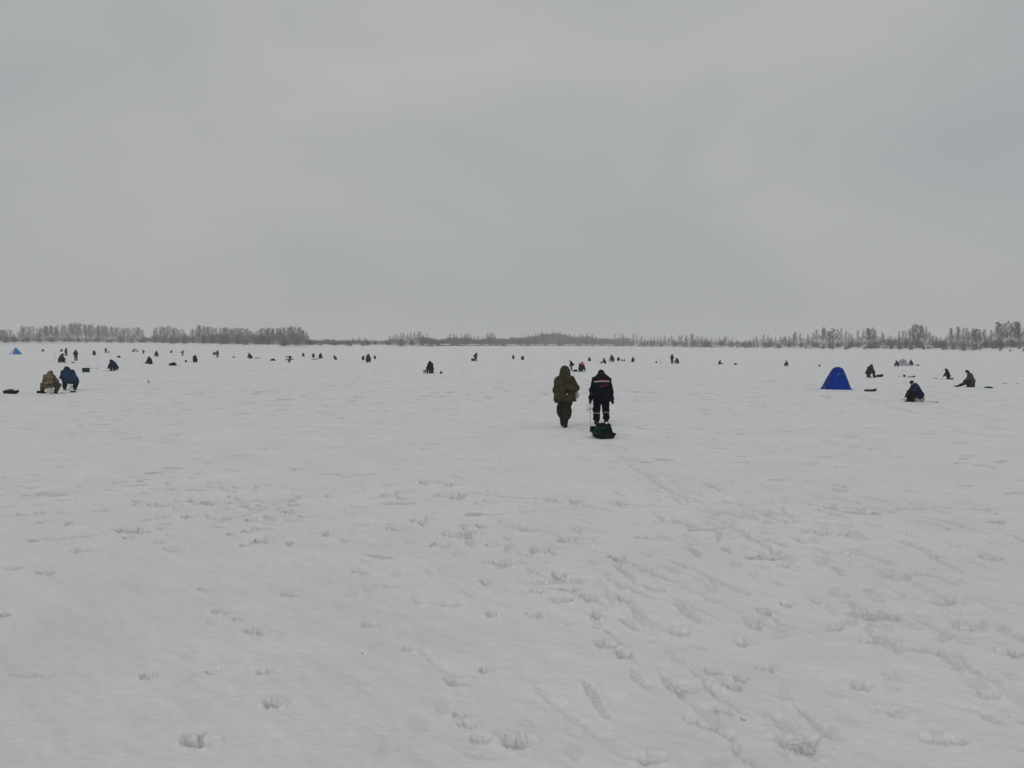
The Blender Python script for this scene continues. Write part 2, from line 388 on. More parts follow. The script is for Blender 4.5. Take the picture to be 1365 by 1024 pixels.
# ================================================================== FAR BANK
EDGE = [(-300,461.0),(-150,460.0),(0,459.6),(60,459.0),(100,458.8),(200,459.8),(300,461.6),(380,463.0),(440,462.6),(500,462.6),(560,462.4),(640,461.9),(740,461.6),(830,462.2),
        (900,463.6),(1000,465.0),(1100,467.4),(1200,469.4),(1300,471.0),(1365,472.0),(1500,474.5),(1650,477.5)]
def _edge_world():
    out = []
    for u, v in EDGE:
        d = ray(u, v); t = (CAM[2] - 0.02) / -d[2]; p = CAM + d * t; out.append(p[:2])
    return np.array(out)
EW = _edge_world()
EA = np.arctan2(EW[:, 0], EW[:, 1]); ER = np.hypot(EW[:, 0], EW[:, 1])
BH = np.array([1.6,1.6,1.6,1.6,1.6,1.4,1.2,1.0,1.0,.8,.6,.5,.5,.6,.8,1.1,1.7,2.1,2.3,2.4,2.4,2.4])
def edge_r(a): return np.interp(a, EA, ER)
def bank_profile(a, t):
    """height of the far bank above the ice, t metres behind the ice edge in direction a"""
    s = a * 600
    k = fbm(s * .05, s * 0 + .5, 61, 3)
    h1 = np.interp(a, EA, BH) * (1 + .5 * k); step = scarp_h(a)
    drift = fbm(s * .22, t * .12, 63, 3)
    z = -0.25 + (h1 + .25) * np.clip(t / 12, 0, 1) ** .7 + drift * .7 * np.clip(t / 4, 0, 1)
    z = z + step * np.clip((t - 14) / .5, 0, 1) + .5 * np.clip((t - 15) / 30, 0, 1) + .3 * fbm(s * .05, t * .03, 65, 2) * np.clip((t - 16) / 20, 0, 1)
    return z
def scarp_h(a):
    s = a * 600
    w = np.interp(a, EA, np.array([.0,.0,.1,.1,.1,.1,.2,.3,.2,.5,.6,.8,.8,.8,.8,.7,.6,.6,.7,.7,.7,.7]))
    return np.clip(w * (0.8 + 1.6 * fbm(s * .035, s * 0, 67, 3)), 0, 2)
def build_bank():
    a = np.linspace(EA[0], EA[-1], 1500)
    ts = np.array([-1, 0, 1.5, 3, 4.5, 6, 8, 10, 12, 13.9, 14.5, 16, 20, 26, 34, 45, 60, 90, 140, 250, 500, 1200, 3500.])
    A, T = np.meshgrid(a, ts); Rr = edge_r(A) + T
    Z = bank_profile(A, T); Z[0] = -.6
    V = np.stack([Rr * np.sin(A), Rr * np.cos(A), Z], -1).reshape(-1, 3)
    n = len(a); i, j = np.meshgrid(np.arange(len(ts) - 1), np.arange(n - 1), indexing='ij')
    Q = np.stack([i * n + j, i * n + j + 1, (i + 1) * n + j + 1, (i + 1) * n + j], -1).reshape(-1, 4)
    me = np_mesh('far_bank', V, Q)
    # bare earth of the undercut bank edge, standing proud of the snow
    t0, t1 = 13.0, 14.2
    zt = bank_profile(a, t1 + .4); st = scarp_h(a); zb = bank_profile(a, t0)
    rows = []
    for r_, z in ((edge_r(a) + t0, zb - .1), (edge_r(a) + t0 + .1, zt - .12 - .12 * np.clip(.5 - st, 0, 1) * 6 + .12 * fbm(a * 2500, a * 0, 5, 3)), (edge_r(a) + t1 + 1.0, zt - .3)):
        rows.append(np.stack([r_ * np.sin(a), r_ * np.cos(a), z], -1))
    V2 = np.concatenate(rows); i, j = np.meshgrid(np.arange(2), np.arange(n - 1), indexing='ij')
    Q2 = np.stack([i * n + j, i * n + j + 1, (i + 1) * n + j + 1, (i + 1) * n + j], -1).reshape(-1, 4)
    keep = (st[j] > .28).reshape(-1)
    me2 = np_mesh('earth_scarp', V2, Q2[keep])
    return me, me2
mb, mb2 = build_bank()
tag(link_mesh('far_bank', mb, M_BANK), 'low snowy bank on the far side of the river', kind='structure')
M_EARTH = cloth('bare_earth', (.075, .062, .05), (.035, .03, .026), .6, .95)
tag(link_mesh('earth_scarp', mb2, M_EARTH), 'thin dark line of bare earth along the far bank', kind='structure')
def bank_point(u, t):
    """world point of the far bank t metres behind the ice edge under photo column u"""
    d = ray(u, 458.0); a = math.atan2(d[0], d[1]); r = float(edge_r(a)) + t
    return np.array([r * math.sin(a), r * math.cos(a), float(bank_profile(np.array([a]), np.array([float(t)]))[0])]), r

# ================================================================== TREES
def prisms(segs, sides=3):
    """segs (n,8): p0, p1, r0, r1 -> V, Q"""
    S = np.asarray(segs, dtype=float)
    p0, p1, r0, r1 = S[:, :3], S[:, 3:6], S[:, 6:7], S[:, 7:8]
    d = p1 - p0; d /= np.linalg.norm(d, axis=1, keepdims=True) + 1e-9
    up = np.where(np.abs(d[:, 2:3]) > .9, np.array([[1., 0, 0]]), np.array([[0, 0, 1.]]))
    x = np.cross(d, up); x /= np.linalg.norm(x, axis=1, keepdims=True); y = np.cross(d, x)
    V = []
    for k in range(sides):
        w = 2 * math.pi * k / sides; V.append(p0 + (x * math.cos(w) + y * math.sin(w)) * r0)
    for k in range(sides):
        w = 2 * math.pi * k / sides; V.append(p1 + (x * math.cos(w) + y * math.sin(w)) * r1)
    V = np.stack(V, 1); n = len(S)
    b = (np.arange(n) * 2 * sides)[:, None]
    Q = np.concatenate([b + np.array([[k, (k + 1) % sides, sides + (k + 1) % sides, sides + k]]) for k in range(sides)], 0)
    return V.reshape(-1, 3), Q
def slivers(T, w):
    """thin three-sided twigs: T (n,6) p0,p1; w radius"""
    T = np.asarray(T, dtype=float); p0, p1 = T[:, :3], T[:, 3:6]
    d = p1 - p0; d /= np.linalg.norm(d, axis=1, keepdims=True) + 1e-9
    up = np.where(np.abs(d[:, 2:3]) > .9, np.array([[1., 0, 0]]), np.array([[0, 0, 1.]]))
    x = np.cross(d, up); x /= np.linalg.norm(x, axis=1, keepdims=True); y = np.cross(d, x)
    V = np.stack([p0 + x * w, p0 + (-.5 * x + .87 * y) * w, p0 + (-.5 * x - .87 * y) * w, p1], 1)
    b = (np.arange(len(T)) * 4)[:, None]
    Q = np.concatenate([b + np.array([[0, 1, 3]]), b + np.array([[1, 2, 3]]), b + np.array([[2, 0, 3]])], 0)
    return V.reshape(-1, 3), Q
def grow(kind, seed):
    rng = random.Random(seed); limbs, twigs = [], []
    def nrm(v): return v / (np.linalg.norm(v) + 1e-9)
    def branch(p, d, L, r, lvl, upb, tw, tl):
        n = 4 if lvl == 0 else 3; q = p.copy(); dd = d.copy()
        for k in range(n):
            dd = nrm(dd + np.array([rng.gauss(0, .10), rng.gauss(0, .10), upb * .12]))
            q2 = q + dd * L / n; r2 = r * (1 - .75 * (k + 1) / n)
            limbs.append([*q, *q2, r * (1 - .75 * k / n), max(r2, .012)])
            for _ in range(tw):
                f = rng.random(); b = q + (q2 - q) * f
                td = nrm(dd + np.array([rng.gauss(0, .6), rng.gauss(0, .6), rng.gauss(.15, .4)]))
                e = b + td * tl * rng.uniform(.5, 1.3); twigs.append([*b, *e])
                twigs.append([*(b + (e - b) * .5), *(b + (e - b) * .5 + nrm(td + np.array([rng.gauss(0, .7), rng.gauss(0, .7), rng.gauss(0.1, .5)])) * tl * .6)])
            q = q2
    if kind in ('birch', 'aspen', 'spreading', 'poplar'):
        P = dict(birch=(14., .16, 38, .20, (3.3, 1.1), .9, 7, .95), aspen=(13., .17, 36, .33, (3.7, 1.4), .7, 8, 1.0),
                 spreading=(13., .26, 34, .22, (5.2, 2.0), .9, 7, 1.0), poplar=(16., .17, 50, .10, (2.8, .9), 1.7, 6, .9))[kind]
        Ht, r, nb, first, (l0, l1), upb, tw, tl = P
        q = np.array([0., 0, -.3]); dd = np.array([rng.gauss(0, .03), rng.gauss(0, .03), 1.]); pts = [q.copy()]; nseg = 9
        for k in range(nseg):
            dd = nrm(dd + np.array([rng.gauss(0, .035), rng.gauss(0, .035), .1])); q2 = q + dd * (Ht + .3) / nseg
            limbs.append([*q, *q2, r * (1 - .9 * k / nseg), r * (1 - .9 * (k + 1) / nseg)]); q = q2; pts.append(q.copy())
        ntrunk = nseg
        for k in range(nb):
            f = first + (1 - first) * (k + rng.random()) / nb; x = f * nseg; i = min(int(x), nseg - 1)
            p = pts[i] + (pts[i + 1] - pts[i]) * (x - i); az = rng.uniform(0, 6.283)
            el = .5 + .5 * upb * .4 + .3 * f
            d = nrm(np.array([math.cos(az), math.sin(az), el]))
            L = (l0 * (1 - f) + l1 * f) * rng.uniform(.7, 1.25) * (.75 + .5 * math.sin(math.pi * min(1, (f - first) / (1 - first) + .25)))
            branch(p, d, L, r * .34 * (1.1 - f * .8), 0, upb, tw, tl)
            if kind == 'spreading':
                for _ in range(2):
                    az2 = az + rng.gauss(0, .6); branch(p + d * L * rng.uniform(.35, .7), nrm(np.array([math.cos(az2), math.sin(az2), el * 1.2])), L * .5, r * .15, 1, upb, tw, tl)
    elif kind == 'willow':
        for k in range(30):
            az = rng.uniform(0, 6.283); sp = rng.uniform(.05, 1.0)
            d = nrm(np.array([math.cos(az) * sp, math.sin(az) * sp, 1.])); L = rng.uniform(3.4, 5.0) * (1 - .12 * sp)
            p = np.array([rng.gauss(0, .35), rng.gauss(0, .35), -.2]); limbs.append([*p, *(p + d * L * .8), .045, .015])
        for k in range(1500):
            az = rng.uniform(0, 6.283); f = rng.random() ** .33; el = rng.uniform(.05, 1.5)
            lump = 1 + .16 * math.sin(az * 3 + seed) + .1 * math.sin(az * 7 + el * 5 + seed)
            p = np.array([math.cos(az) * math.cos(el) * 3.1, math.sin(az) * math.cos(el) * 3.1, math.sin(el) * 4.7]) * f * lump * .85
            d = nrm(p * np.array([.5, .5, .35]) + np.array([rng.gauss(0, .6), rng.gauss(0, .6), 1.4]))
            twigs.append([*p, *(p + d * rng.uniform(.5, 1.1))])
    elif kind == 'pine':
        limbs.append([0, 0, -.3, 0, 0, 7.5, .14, .03])
        for k in range(60):
            z = .6 + 6.7 * k / 60; L = (1.9 * (1 - k / 62) + .15) * rng.uniform(.75, 1.15)
            for _ in range(3):
                az = rng.uniform(0, 6.283); e = np.array([math.cos(az) * L, math.sin(az) * L, z - .12 * L]); limbs.append([0, 0, z, *e, .03, .012])
                for _ in range(9):
                    f = rng.random(); b = np.array([0, 0, z]) * (1 - f) + e * f; twigs.append([*b, *(b + np.array([rng.gauss(0, .2), rng.gauss(0, .2), rng.gauss(-.02, .1)]))])
    return limbs, twigs
random.seed(11)
PROTO = {}
for kind, n, sides, tw in (('birch', 4, 4, .014), ('aspen', 4, 4, .014), ('spreading', 3, 4, .013), ('poplar', 3, 4, .014), ('willow', 5, 3, .022), ('pine', 1, 3, .06)):
    for k in range(n):
        li, twg = grow(kind, 100 * k + len(kind))
        V, Q = prisms(li, sides); ma = np_mesh(kind + '_trunk', V, Q)
        V, Q = slivers(twg, tw); mc = np_mesh(kind + '_crown', V, Q, False)
        PROTO[kind, k] = (ma, mc)
M_BARK = cloth('grey_bark', (.12, .11, .10), (.07, .065, .06), 1.5, .95)
M_BIRCH = cloth('birch_bark', (.40, .39, .37), (.10, .095, .09), 1.1, .9)
M_TWIG = cloth('twigs', (.17, .155, .148), (.11, .10, .095), .8, .95)
M_TWIG2 = cloth('reddish_twigs', (.145, .122, .115), (.10, .082, .077), .8, .95)
M_PINE = cloth('pine_needles', (.035, .05, .035), (.02, .03, .022), .8, .95)
HT = dict(birch=15.3, aspen=14.5, spreading=15.6, poplar=18., willow=5.4, pine=7.5)
TOPS = [(0,441),(15,440),(20,448),(30,436),(60,436),(85,434),(100,432),(120,433),(140,435),(160,437),(190,437),(198,447),(205,438),(220,434),(240,437),(252,443),(262,434),(285,436),
 (300,436),(330,437),(340,441),(348,437),(375,436),(395,434),(406,438),(412,449),(420,455),(440,455),(455,452),(480,449),(497,450),(507,456),(518,448),(526,443),(545,442),(562,441),(570,443),(577,449),
 (592,450),(600,444),(625,443),(640,448),(650,441),(656,442),(668,451),(680,449),(700,446),(720,442),(740,440),(755,442),(765,446),(772,445),(782,443),(800,449),(815,446),(830,443),(845,444),
 (852,444),(860,451),(870,447),(880,446),(895,447),(905,446),(925,444),(932,447),(945,449),(955,450),(968,447),(980,451),(990,453),(1000,451),(1012,446),(1018,445),(1030,448),(1045,448),
 (1060,443),(1075,446),(1085,441),(1095,437),(1120,438),(1133,445),(1150,438),(1165,437),(1180,447),(1192,450),(1200,442),(1210,441),(1220,433),(1235,437),(1245,447),(1258,453),(1265,438),
 (1280,437),(1290,440),(1300,440),(1312,440),(1320,446),(1330,432),(1345,432),(1365,432)]
TU, TV = np.array([a for a, _ in TOPS], float), np.array([b for _, b in TOPS], float)
def horizon_v(u):
    return 456.3 + (u - 682.5) * math.tan(math.radians(ROLL))
MARKS = [(-20,'at the far left edge of the bank'),(12,'above the left part of the light blue tent'),(26,'above the light blue tent'),(45,'right of the light blue tent'),(62,'above the tiny crouching figure'),
    (76,'above the twin thin poles'),(90,'above the stout seated figure'),(105,'above the brown standing figure'),(120,'above the dark green box'),(134,'above the small seated dark figure'),(150,'above the crouching dark blue figure'),
    (165,'above the slanting dark backpack'),(178,'above the small grey tent'),(193,'above the bent standing figure'),(208,'above the grey seated figure'),(222,'above the faint short stake'),(238,'above the round black backpack'),
    (252,'above the far leaning figure'),(268,'above the black angler with a long rod'),(284,'above the tall dark backpack'),(300,'above the navy standing figure'),(318,'above the flat dark bag'),(336,'above the crouching figure by the red sledge'),
    (352,'above the flat red sledge'),(370,'above the tilted black backpack'),(388,'above the hunched figure with a sledge'),(404,'at the right end of the left wood'),(420,'above the dark maroon figure'),(440,'above the pointed dark figure'),
    (462,'right of the low bent figure'),(484,'above the left of the seated trio'),(506,'above the seated trio'),(530,'right of the seated trio'),(552,'left of the lone black angler'),(574,'above the lone black angler'),
    (598,'right of the lone black angler'),(622,'above the figure with a light sleeve'),(646,'right of the figure with a light sleeve'),(670,'left of the two small middle figures'),(694,'above the two small middle figures'),
    (718,'left of the olive hood'),(744,'above the olive hood'),(768,'above the orange hooded angler'),(790,'above the navy walker'),(812,'above the figure with legs stretched left'),(834,'above the upright black backpack'),
    (856,'above the compact black figure'),(878,'above the standing ice auger'),(900,'above the slim standing black figure'),(924,'right of the slim standing black figure'),(948,'left of the figure with a raised rod'),
    (972,'above the figure with a raised rod'),(998,'above the small black box'),(1024,'on the thin wood left of the white board'),(1048,'above the white board on two posts'),(1072,'right of the white board on two posts'),
    (1096,'above the left side of the blue tent'),(1120,'above the blue tent'),(1145,'above the empty black sledge'),(1170,'above the figure on the blue bucket'),(1195,'left of the camouflage tent'),(1215,'above the camouflage tent'),
    (1240,'right of the camouflage tent'),(1265,'above the kneeling black figure'),(1288,'above the left leg of the camouflaged figure'),(1310,'above the dark camouflaged figure'),(1332,'above the blue duffel bag'),(1352,'near the right edge of the bank')]
_used = {}
def place_name(u):
    for lim, t in MARKS:
        if u < lim: return t
    return 'at the very right edge of the bank'
SIZE = [(.0, 'low'), (.75, 'middling'), (.95, 'tall')]
NAME = dict(birch='bare_birch_tree', aspen='bare_aspen_tree', spreading='bare_spreading_tree', poplar='bare_poplar_tree', willow='willow_shrub', pine='pine_tree')
LOOK = dict(birch='slim leafless birch', aspen='leafless tree with rounded grey crown', spreading='large leafless tree with wide branches', poplar='tall narrow leafless tree', willow='dense rounded leafless shrub', pine='small dark evergreen')
def plant(kind, u, t, height, v=None, label=None):
    p, r = bank_point(u, t); s = height / HT[kind]; k = random.randrange(sum(1 for a in PROTO if a[0] == kind)) if v is None else v
    e = empty(NAME[kind], p, random.uniform(0, 360)); w = random.uniform(.85, 1.15) * (1.35 if kind in ('birch', 'aspen') and u < 1000 else 1.15); e.scale = (s * w, s * w, s)
    ma, mc = PROTO[kind, k]
    bark = M_BIRCH if kind == 'birch' and random.random() < .75 else M_BARK
    link_mesh('trunk', ma, bark, e); link_mesh('crown', mc, M_PINE if kind == 'pine' else (M_TWIG2 if random.random() < .4 else M_TWIG), e)
    pl = place_name(u)
    tone = 'dark' if bark is M_BARK else 'pale'
    lb = label or (f'{tone} {LOOK[kind]} {pl}' if kind != 'willow' else f"{'large' if height > 4.5 else 'small' if height < 1.7 else 'middling'} {LOOK[kind]} {pl}")
    _used[lb] = _used.get(lb, 0) + 1
    tag(e, lb, 'shrub' if kind == 'willow' else 'tree', f'look-alike {LOOK[kind]} plants {pl}')
    return e
def tree_h(u, t, jit=0.0):
    _, r = bank_point(u, t); v = float(np.interp(u, TU, TV)) + jit
    p, r = bank_point(u, t)
    return max(2.0, (horizon_v(u) - v) * r / FPX + CAM[2] - p[2])
n_tree = 0
u = -30.0
while u < 1400:
    left, mid, right = u < 410, 410 <= u < 1000, u >= 1000
    step = 2.7 if left else (4.4 if mid else 5.0)
    u += step * random.uniform(.55, 1.45)
    if 190 < u < 203 or 505 < u < 517: continue
    t = random.uniform(16, 60)
    h = tree_h(u, t, abs(random.gauss(0, 2.0)) - .4)
    if left: kind = random.choices(['birch', 'aspen', 'poplar'], [6, 6, 1])[0]
    elif mid: kind = random.choices(['poplar', 'aspen', 'birch'], [1, 5, 4])[0]
    else: kind = random.choices(['poplar', 'birch', 'aspen', 'spreading'], [1.2, 4, 4, .6])[0]
    if h < 5.5: kind = 'willow' if random.random() < .6 else 'aspen'
    plant(kind, u, t, h); n_tree += 1
# individual large trees one can pick out
for u, kind, vt, lab in ((1222,'spreading',433,'wide leafless tree with dark trunk behind the camouflage tent'),(1158,'spreading',437,'fan shaped leafless tree right of the blue tent'),
      (1332,'spreading',432,'tallest wide leafless tree near the right edge'),(1303,'aspen',440,'mottled crown tree above the kneeling angler at right'),
      (1276,'aspen',437,'pale crowned tree left of the mottled one'),(863,'pine',453,'small dark evergreen among bare trees right of the walkers'),(1059,'poplar',441,'dark spiky thin tree left of the blue tent'),
      (1198,'poplar',441,'very thin single tree left of the wide dark trunked tree')):
    t = 15.5; p, r = bank_point(u, t); h = (horizon_v(u) - vt) * r / FPX + CAM[2] - p[2]
    plant(kind, u, t, h, 0, lab)
# willow shrubs along the water
for u, vt, n in [(x, None, 1) for x in range(8, 404, 11)] + [(x, None, 1) for x in range(416, 500, 11)] + [(x, None, 1) for x in range(520, 1365, 13)]:
    uu = u + random.gauss(0, 3); t = random.uniform(9, 22)
    if uu < 410: h = random.uniform(5.0, 8.0) if uu > 200 else random.uniform(3, 6.5)
    elif uu < 450: h = random.uniform(4, 5.6)
    elif uu < 520: h = random.uniform(2.5, 4.5)
    elif uu < 1000: h = random.uniform(4.0, 7.5)
    else: h = random.uniform(3.5, 5.8)
    h = min(h, tree_h(uu, t) * .8)
    plant('willow', uu, t, h)
for k in range(72):        # small scrub on the snowy slope at the right
    uu = random.choice([random.uniform(740, 1000), random.uniform(1000, 1380), random.uniform(1080, 1380)]); plant('willow', uu, random.uniform(5, 13), random.uniform(1.1, 2.6))
# undergrowth: brushwood nobody could count, and the wood beyond it
def brush_mesh():
    rng = np.random.default_rng(4); out = []
    n = 105000
    us = rng.uniform(-60, 1430, n)
    dirs = np.array([ray(x, 458.0) for x in np.linspace(-60, 1430, 400)]); aa = np.arctan2(dirs[:, 0], dirs[:, 1])
    a = np.interp(us, np.linspace(-60, 1430, 400), aa)
    clump = vnoise(us * .11, us * 0, 8) * .6 + vnoise(us * .45, us * 0, 12) * .4
    dens = np.interp(us, [0,190,200,410,430,505,520,900,1000,1365], [.55,.6,.9,1,.9,.35,.8,.9,.55,.5])
    keep = rng.random(n) < dens * (.25 + clump); a, us, clump = a[keep], us[keep], clump[keep]; n = len(a)
    t = rng.uniform(15, 75, n)
    r = edge_r(a) + t; z0 = bank_profile(a, t)
    hmax = np.interp(us, [0,190,205,240,400,412,440,500,520,570,600,700,740,800,900,1000,1100,1365], [3.5,4,5.5,7,8,5,4.5,2.5,5,6,5,7,9,7,5,3.5,4.5,4.5]) * (.5 + .8 * clump)
    hb = hmax * rng.random(n) ** 1.2 * .75
    ln = rng.uniform(.8, 2.2, n)
    p0 = np.stack([r * np.sin(a), r * np.cos(a), z0 - .1 + hb], -1)
    d = np.stack([rng.normal(0, .38, n), rng.normal(0, .38, n), np.ones(n)], -1); d /= np.linalg.norm(d, axis=1, keepdims=True)
    return slivers(np.concatenate([p0, p0 + d * ln[:, None]], 1), .042)
V, Q = brush_mesh()
tag(link_mesh('undergrowth', np_mesh('undergrowth', V, Q, False), cloth('brush_twigs', (.095, .078, .074), (.06, .05, .047), .8, .95)), 'tangled leafless brushwood under the trees of the far bank', 'brushwood', kind='stuff')
def far_wood():
    rng = np.random.default_rng(9); n = 75000
    q_ = rng.random(n); us = np.where(q_ < .4, rng.uniform(560, 840, n), np.where(q_ < .6, rng.normal(735, 38, n), rng.uniform(-60, 1430, n))); dirs = np.array([ray(x, 458.0) for x in np.linspace(-60, 1430, 400)]); aa = np.arctan2(dirs[:, 0], dirs[:, 1])
    a = np.interp(us, np.linspace(-60, 1430, 400), aa); t = rng.uniform(80, 190, n); r = edge_r(a) + t
    lump = .55 * vnoise(us * .13, us * 0, 5) + .3 * vnoise(us * .4, us * 0, 6) + .25 * vnoise(us * 1.1, us * 0, 7)
    off = np.interp(us, [0,200,420,640,690,790,830,1000,1365], [6,5.5,2,3,.5,1.5,4,2.5,3.5])
    v = np.interp(us, TU, TV) * .5 + .5 * np.interp(us, [0,200,400,412,500,520,570,640,700,740,770,830,1000,1080,1200,1365],[441,442,440,452,452,447,448,448,446,441,445,447,450,446,447,445]) + off + (1 - lump) * 5
    z0 = bank_profile(a, t); hm = np.maximum((456.3 + (us - 682.5) * math.tan(math.radians(ROLL)) - v) * r / FPX + CAM[2] - z0, 2.5)
    p0 = np.stack([r * np.sin(a), r * np.cos(a), z0 + hm * rng.random(n) * .85], -1)
    d = np.stack([rng.normal(0, .3, n), rng.normal(0, .3, n), np.ones(n)], -1); d /= np.linalg.norm(d, axis=1, keepdims=True)
    return slivers(np.concatenate([p0, p0 + d * rng.uniform(1.2, 3, n)[:, None]], 1), .06)
V, Q = far_wood()
tag(link_mesh('distant_wood', np_mesh('distant_wood', V, Q, False), cloth('far_twigs', (.11, .095, .09), (.07, .06, .057), .8, .95)), 'far off leafless wood behind the trees of the bank', 'wood', kind='stuff')

# ================================================================== FIGURES AND SOFT THINGS: surfaces of blended rounded bones
def A3(*v): return np.array(v, dtype=float)
def nrm3(v): return v / (np.linalg.norm(v) + 1e-9)
def seg_d(P, a, b, ra, rb, sc=None):
    a = np.asarray(a, float); b = np.asarray(b, float)
    if sc is not None:
        c = (a + b) / 2; P = (P - c) / sc + c; a = (a - c) / sc + c; b = (b - c) / sc + c
    ab = b - a; L2 = float(ab @ ab) + 1e-9
    t = np.clip(((P - a) @ ab) / L2, 0, 1)
    d = np.linalg.norm(P - a - t[..., None] * ab, axis=-1) - (ra + (rb - ra) * t)
    return d * (float(np.min(sc)) if sc is not None else 1.0)
def field(P, prims, k=.04, cuts=(), noise=0.0, nf=9.0, seed=0):
    D = None
    for p in prims:
        d = seg_d(P, *p)
        if D is None: D = d
        else:
            h = np.clip(.5 + .5 * (D - d) / k, 0, 1); D = D * (1 - h) + d * h - k * h * (1 - h)
    if noise:
        x, y, z = P[..., 0], P[..., 1], P[..., 2]
        D = D + noise * (np.sin(x * nf * 2.1 + 3 * np.sin(z * nf * .7 + seed)) * np.sin(z * nf * 1.7 + 2 * np.sin(y * nf + seed * 2)) +
                         .6 * np.sin(z * nf * 3.3 + 2.2 * np.sin(x * nf * 1.3 + y * nf * 1.1 + seed)))
    for n, o in cuts:           # keep the side where n.x <= o
        D = np.maximum(D, P @ np.asarray(n, float) - o)
    return D
def surface(name, F, lo, hi, h):
    """surface nets of the zero level of F(P)"""
    lo = np.asarray(lo) - 2 * h; hi = np.asarray(hi) + 2 * h
    ax = [np.arange(lo[i], hi[i] + h, h) for i in range(3)]
    G = np.stack(np.meshgrid(*ax, indexing='ij'), -1); D = F(G)
    S = D < 0; n = np.array(D.shape) - 1
    acc = np.zeros((*n, 3)); cnt = np.zeros(tuple(n))
    crossings = []
    for axis in range(3):
        sl0 = [slice(None)] * 3; sl1 = [slice(None)] * 3
        sl0[axis] = slice(0, -1); sl1[axis] = slice(1, None)
        c = S[tuple(sl0)] != S[tuple(sl1)]; idx = np.argwhere(c)
        if len(idx) == 0: continue
        d0 = D[tuple(sl0)][c]; d1 = D[tuple(sl1)][c]; t = d0 / (d0 - d1)
        pt = G[tuple(idx.T)].copy(); pt[:, axis] += t * h
        o1, o2 = [(1, 2), (2, 0), (0, 1)][axis]
        quad = []
        ok = np.ones(len(idx), bool)
        for a_, b_ in ((0, 0), (-1, 0), (-1, -1), (0, -1)):
            ci = idx.copy(); ci[:, o1] += a_; ci[:, o2] += b_
            ok &= (ci >= 0).all(1) & (ci < n).all(1); quad.append(ci)
        quad = [q[ok] for q in quad]
        for q in quad:
            np.add.at(acc, tuple(q.T), pt[ok]); np.add.at(cnt, tuple(q.T), 1)
        ins = S[tuple(sl0)][c][ok]; crossings.append((quad, ins))
    act = cnt > 0; ids = np.full(cnt.shape, -1); ids[act] = np.arange(act.sum())
    V = acc[act] / cnt[act][:, None]
    Q = []
    for quad, ins in crossings:
        q = np.stack([ids[tuple(c.T)] for c in quad], 1); q[~ins] = q[~ins][:, ::-1]; Q.append(q)
    return np_mesh(name, V, np.concatenate(Q))
def soft(name, prims, h, k=.04, cuts=(), noise=0.0, nf=9.0, seed=0, extra=None):
    pts = np.array([q for p in prims for q in (p[0], p[1])]); r = max(max(p[2], p[3]) * (max(p[4]) if len(p) > 4 and p[4] is not None else 1) for p in prims)
    F = lambda P: field(P, prims, k, cuts, noise, nf, seed)
    F2 = F if extra is None else (lambda P: extra(P, F(P)))
    return surface(name, F2, pts.min(0) - r - noise * 2, pts.max(0) + r + noise * 2, h)

def ik(a, c, l1, l2, pole):
    d = c - a; L = min(np.linalg.norm(d), (l1 + l2) * .999); u = nrm3(d); c = a + u * L
    x = (l1 * l1 - l2 * l2 + L * L) / (2 * L); y = math.sqrt(max(l1 * l1 - x * x, 0))
    p = pole - u * (pole @ u); return a + u * x + nrm3(p) * y, c
def pose(hip, lean, feet, hands, kneep=((-.3, 1, .3), (.3, 1, .3)), elbp=((-.8, -.6, -.3), (.8, -.6, -.3)), head=25, side=0, toes=None, twist=0):
    """joints of one figure. +Y is forward, X right, metres; lean and head in degrees forward"""
    J = {}; hip = A3(*hip); l = math.radians(lean); sd = math.radians(side)
    up = nrm3(A3(math.sin(sd), math.sin(l), math.cos(l)))
    tw = math.radians(twist); rt = A3(math.cos(tw), -math.sin(tw), 0); 
    J['hip'] = hip; J['mid'] = hip + up * .24 ; l2 = math.radians(lean * 1.15); up2 = nrm3(A3(math.sin(sd), math.sin(l2), math.cos(l2)))
    J['chest'] = J['mid'] + up2 * .16; J['neck'] = J['chest'] + up2 * .14
    hh = math.radians(lean * .6 + head); hu = nrm3(A3(math.sin(sd) * .5, math.sin(hh), math.cos(hh)))
    J['head'] = J['neck'] + hu * .15; J['hu'] = hu; J['rt'] = rt; J['up'] = up2
    J['fw'] = nrm3(np.cross(up2, rt) * 1.0)
    for s, i in (('L', 0), ('R', 1)):
        sg = -1 if s == 'L' else 1
        J['h' + s] = hip + rt * .10 * sg; J['s' + s] = J['neck'] + rt * .185 * sg - up2 * .06
        foot = A3(*feet[i]); k, an = ik(J['h' + s], foot + A3(0, 0, .09), .45, .43, A3(*kneep[i])); J['k' + s] = k; J['a' + s] = an
        J['t' + s] = an + (A3(*toes[i]) if toes else A3(0, .19, -.06)); e, w = ik(J['s' + s], A3(*hands[i]), .30, .27, A3(*elbp[i])); J['e' + s] = e; J['w' + s] = w
        J['f' + s] = nrm3(w - e)
    return J
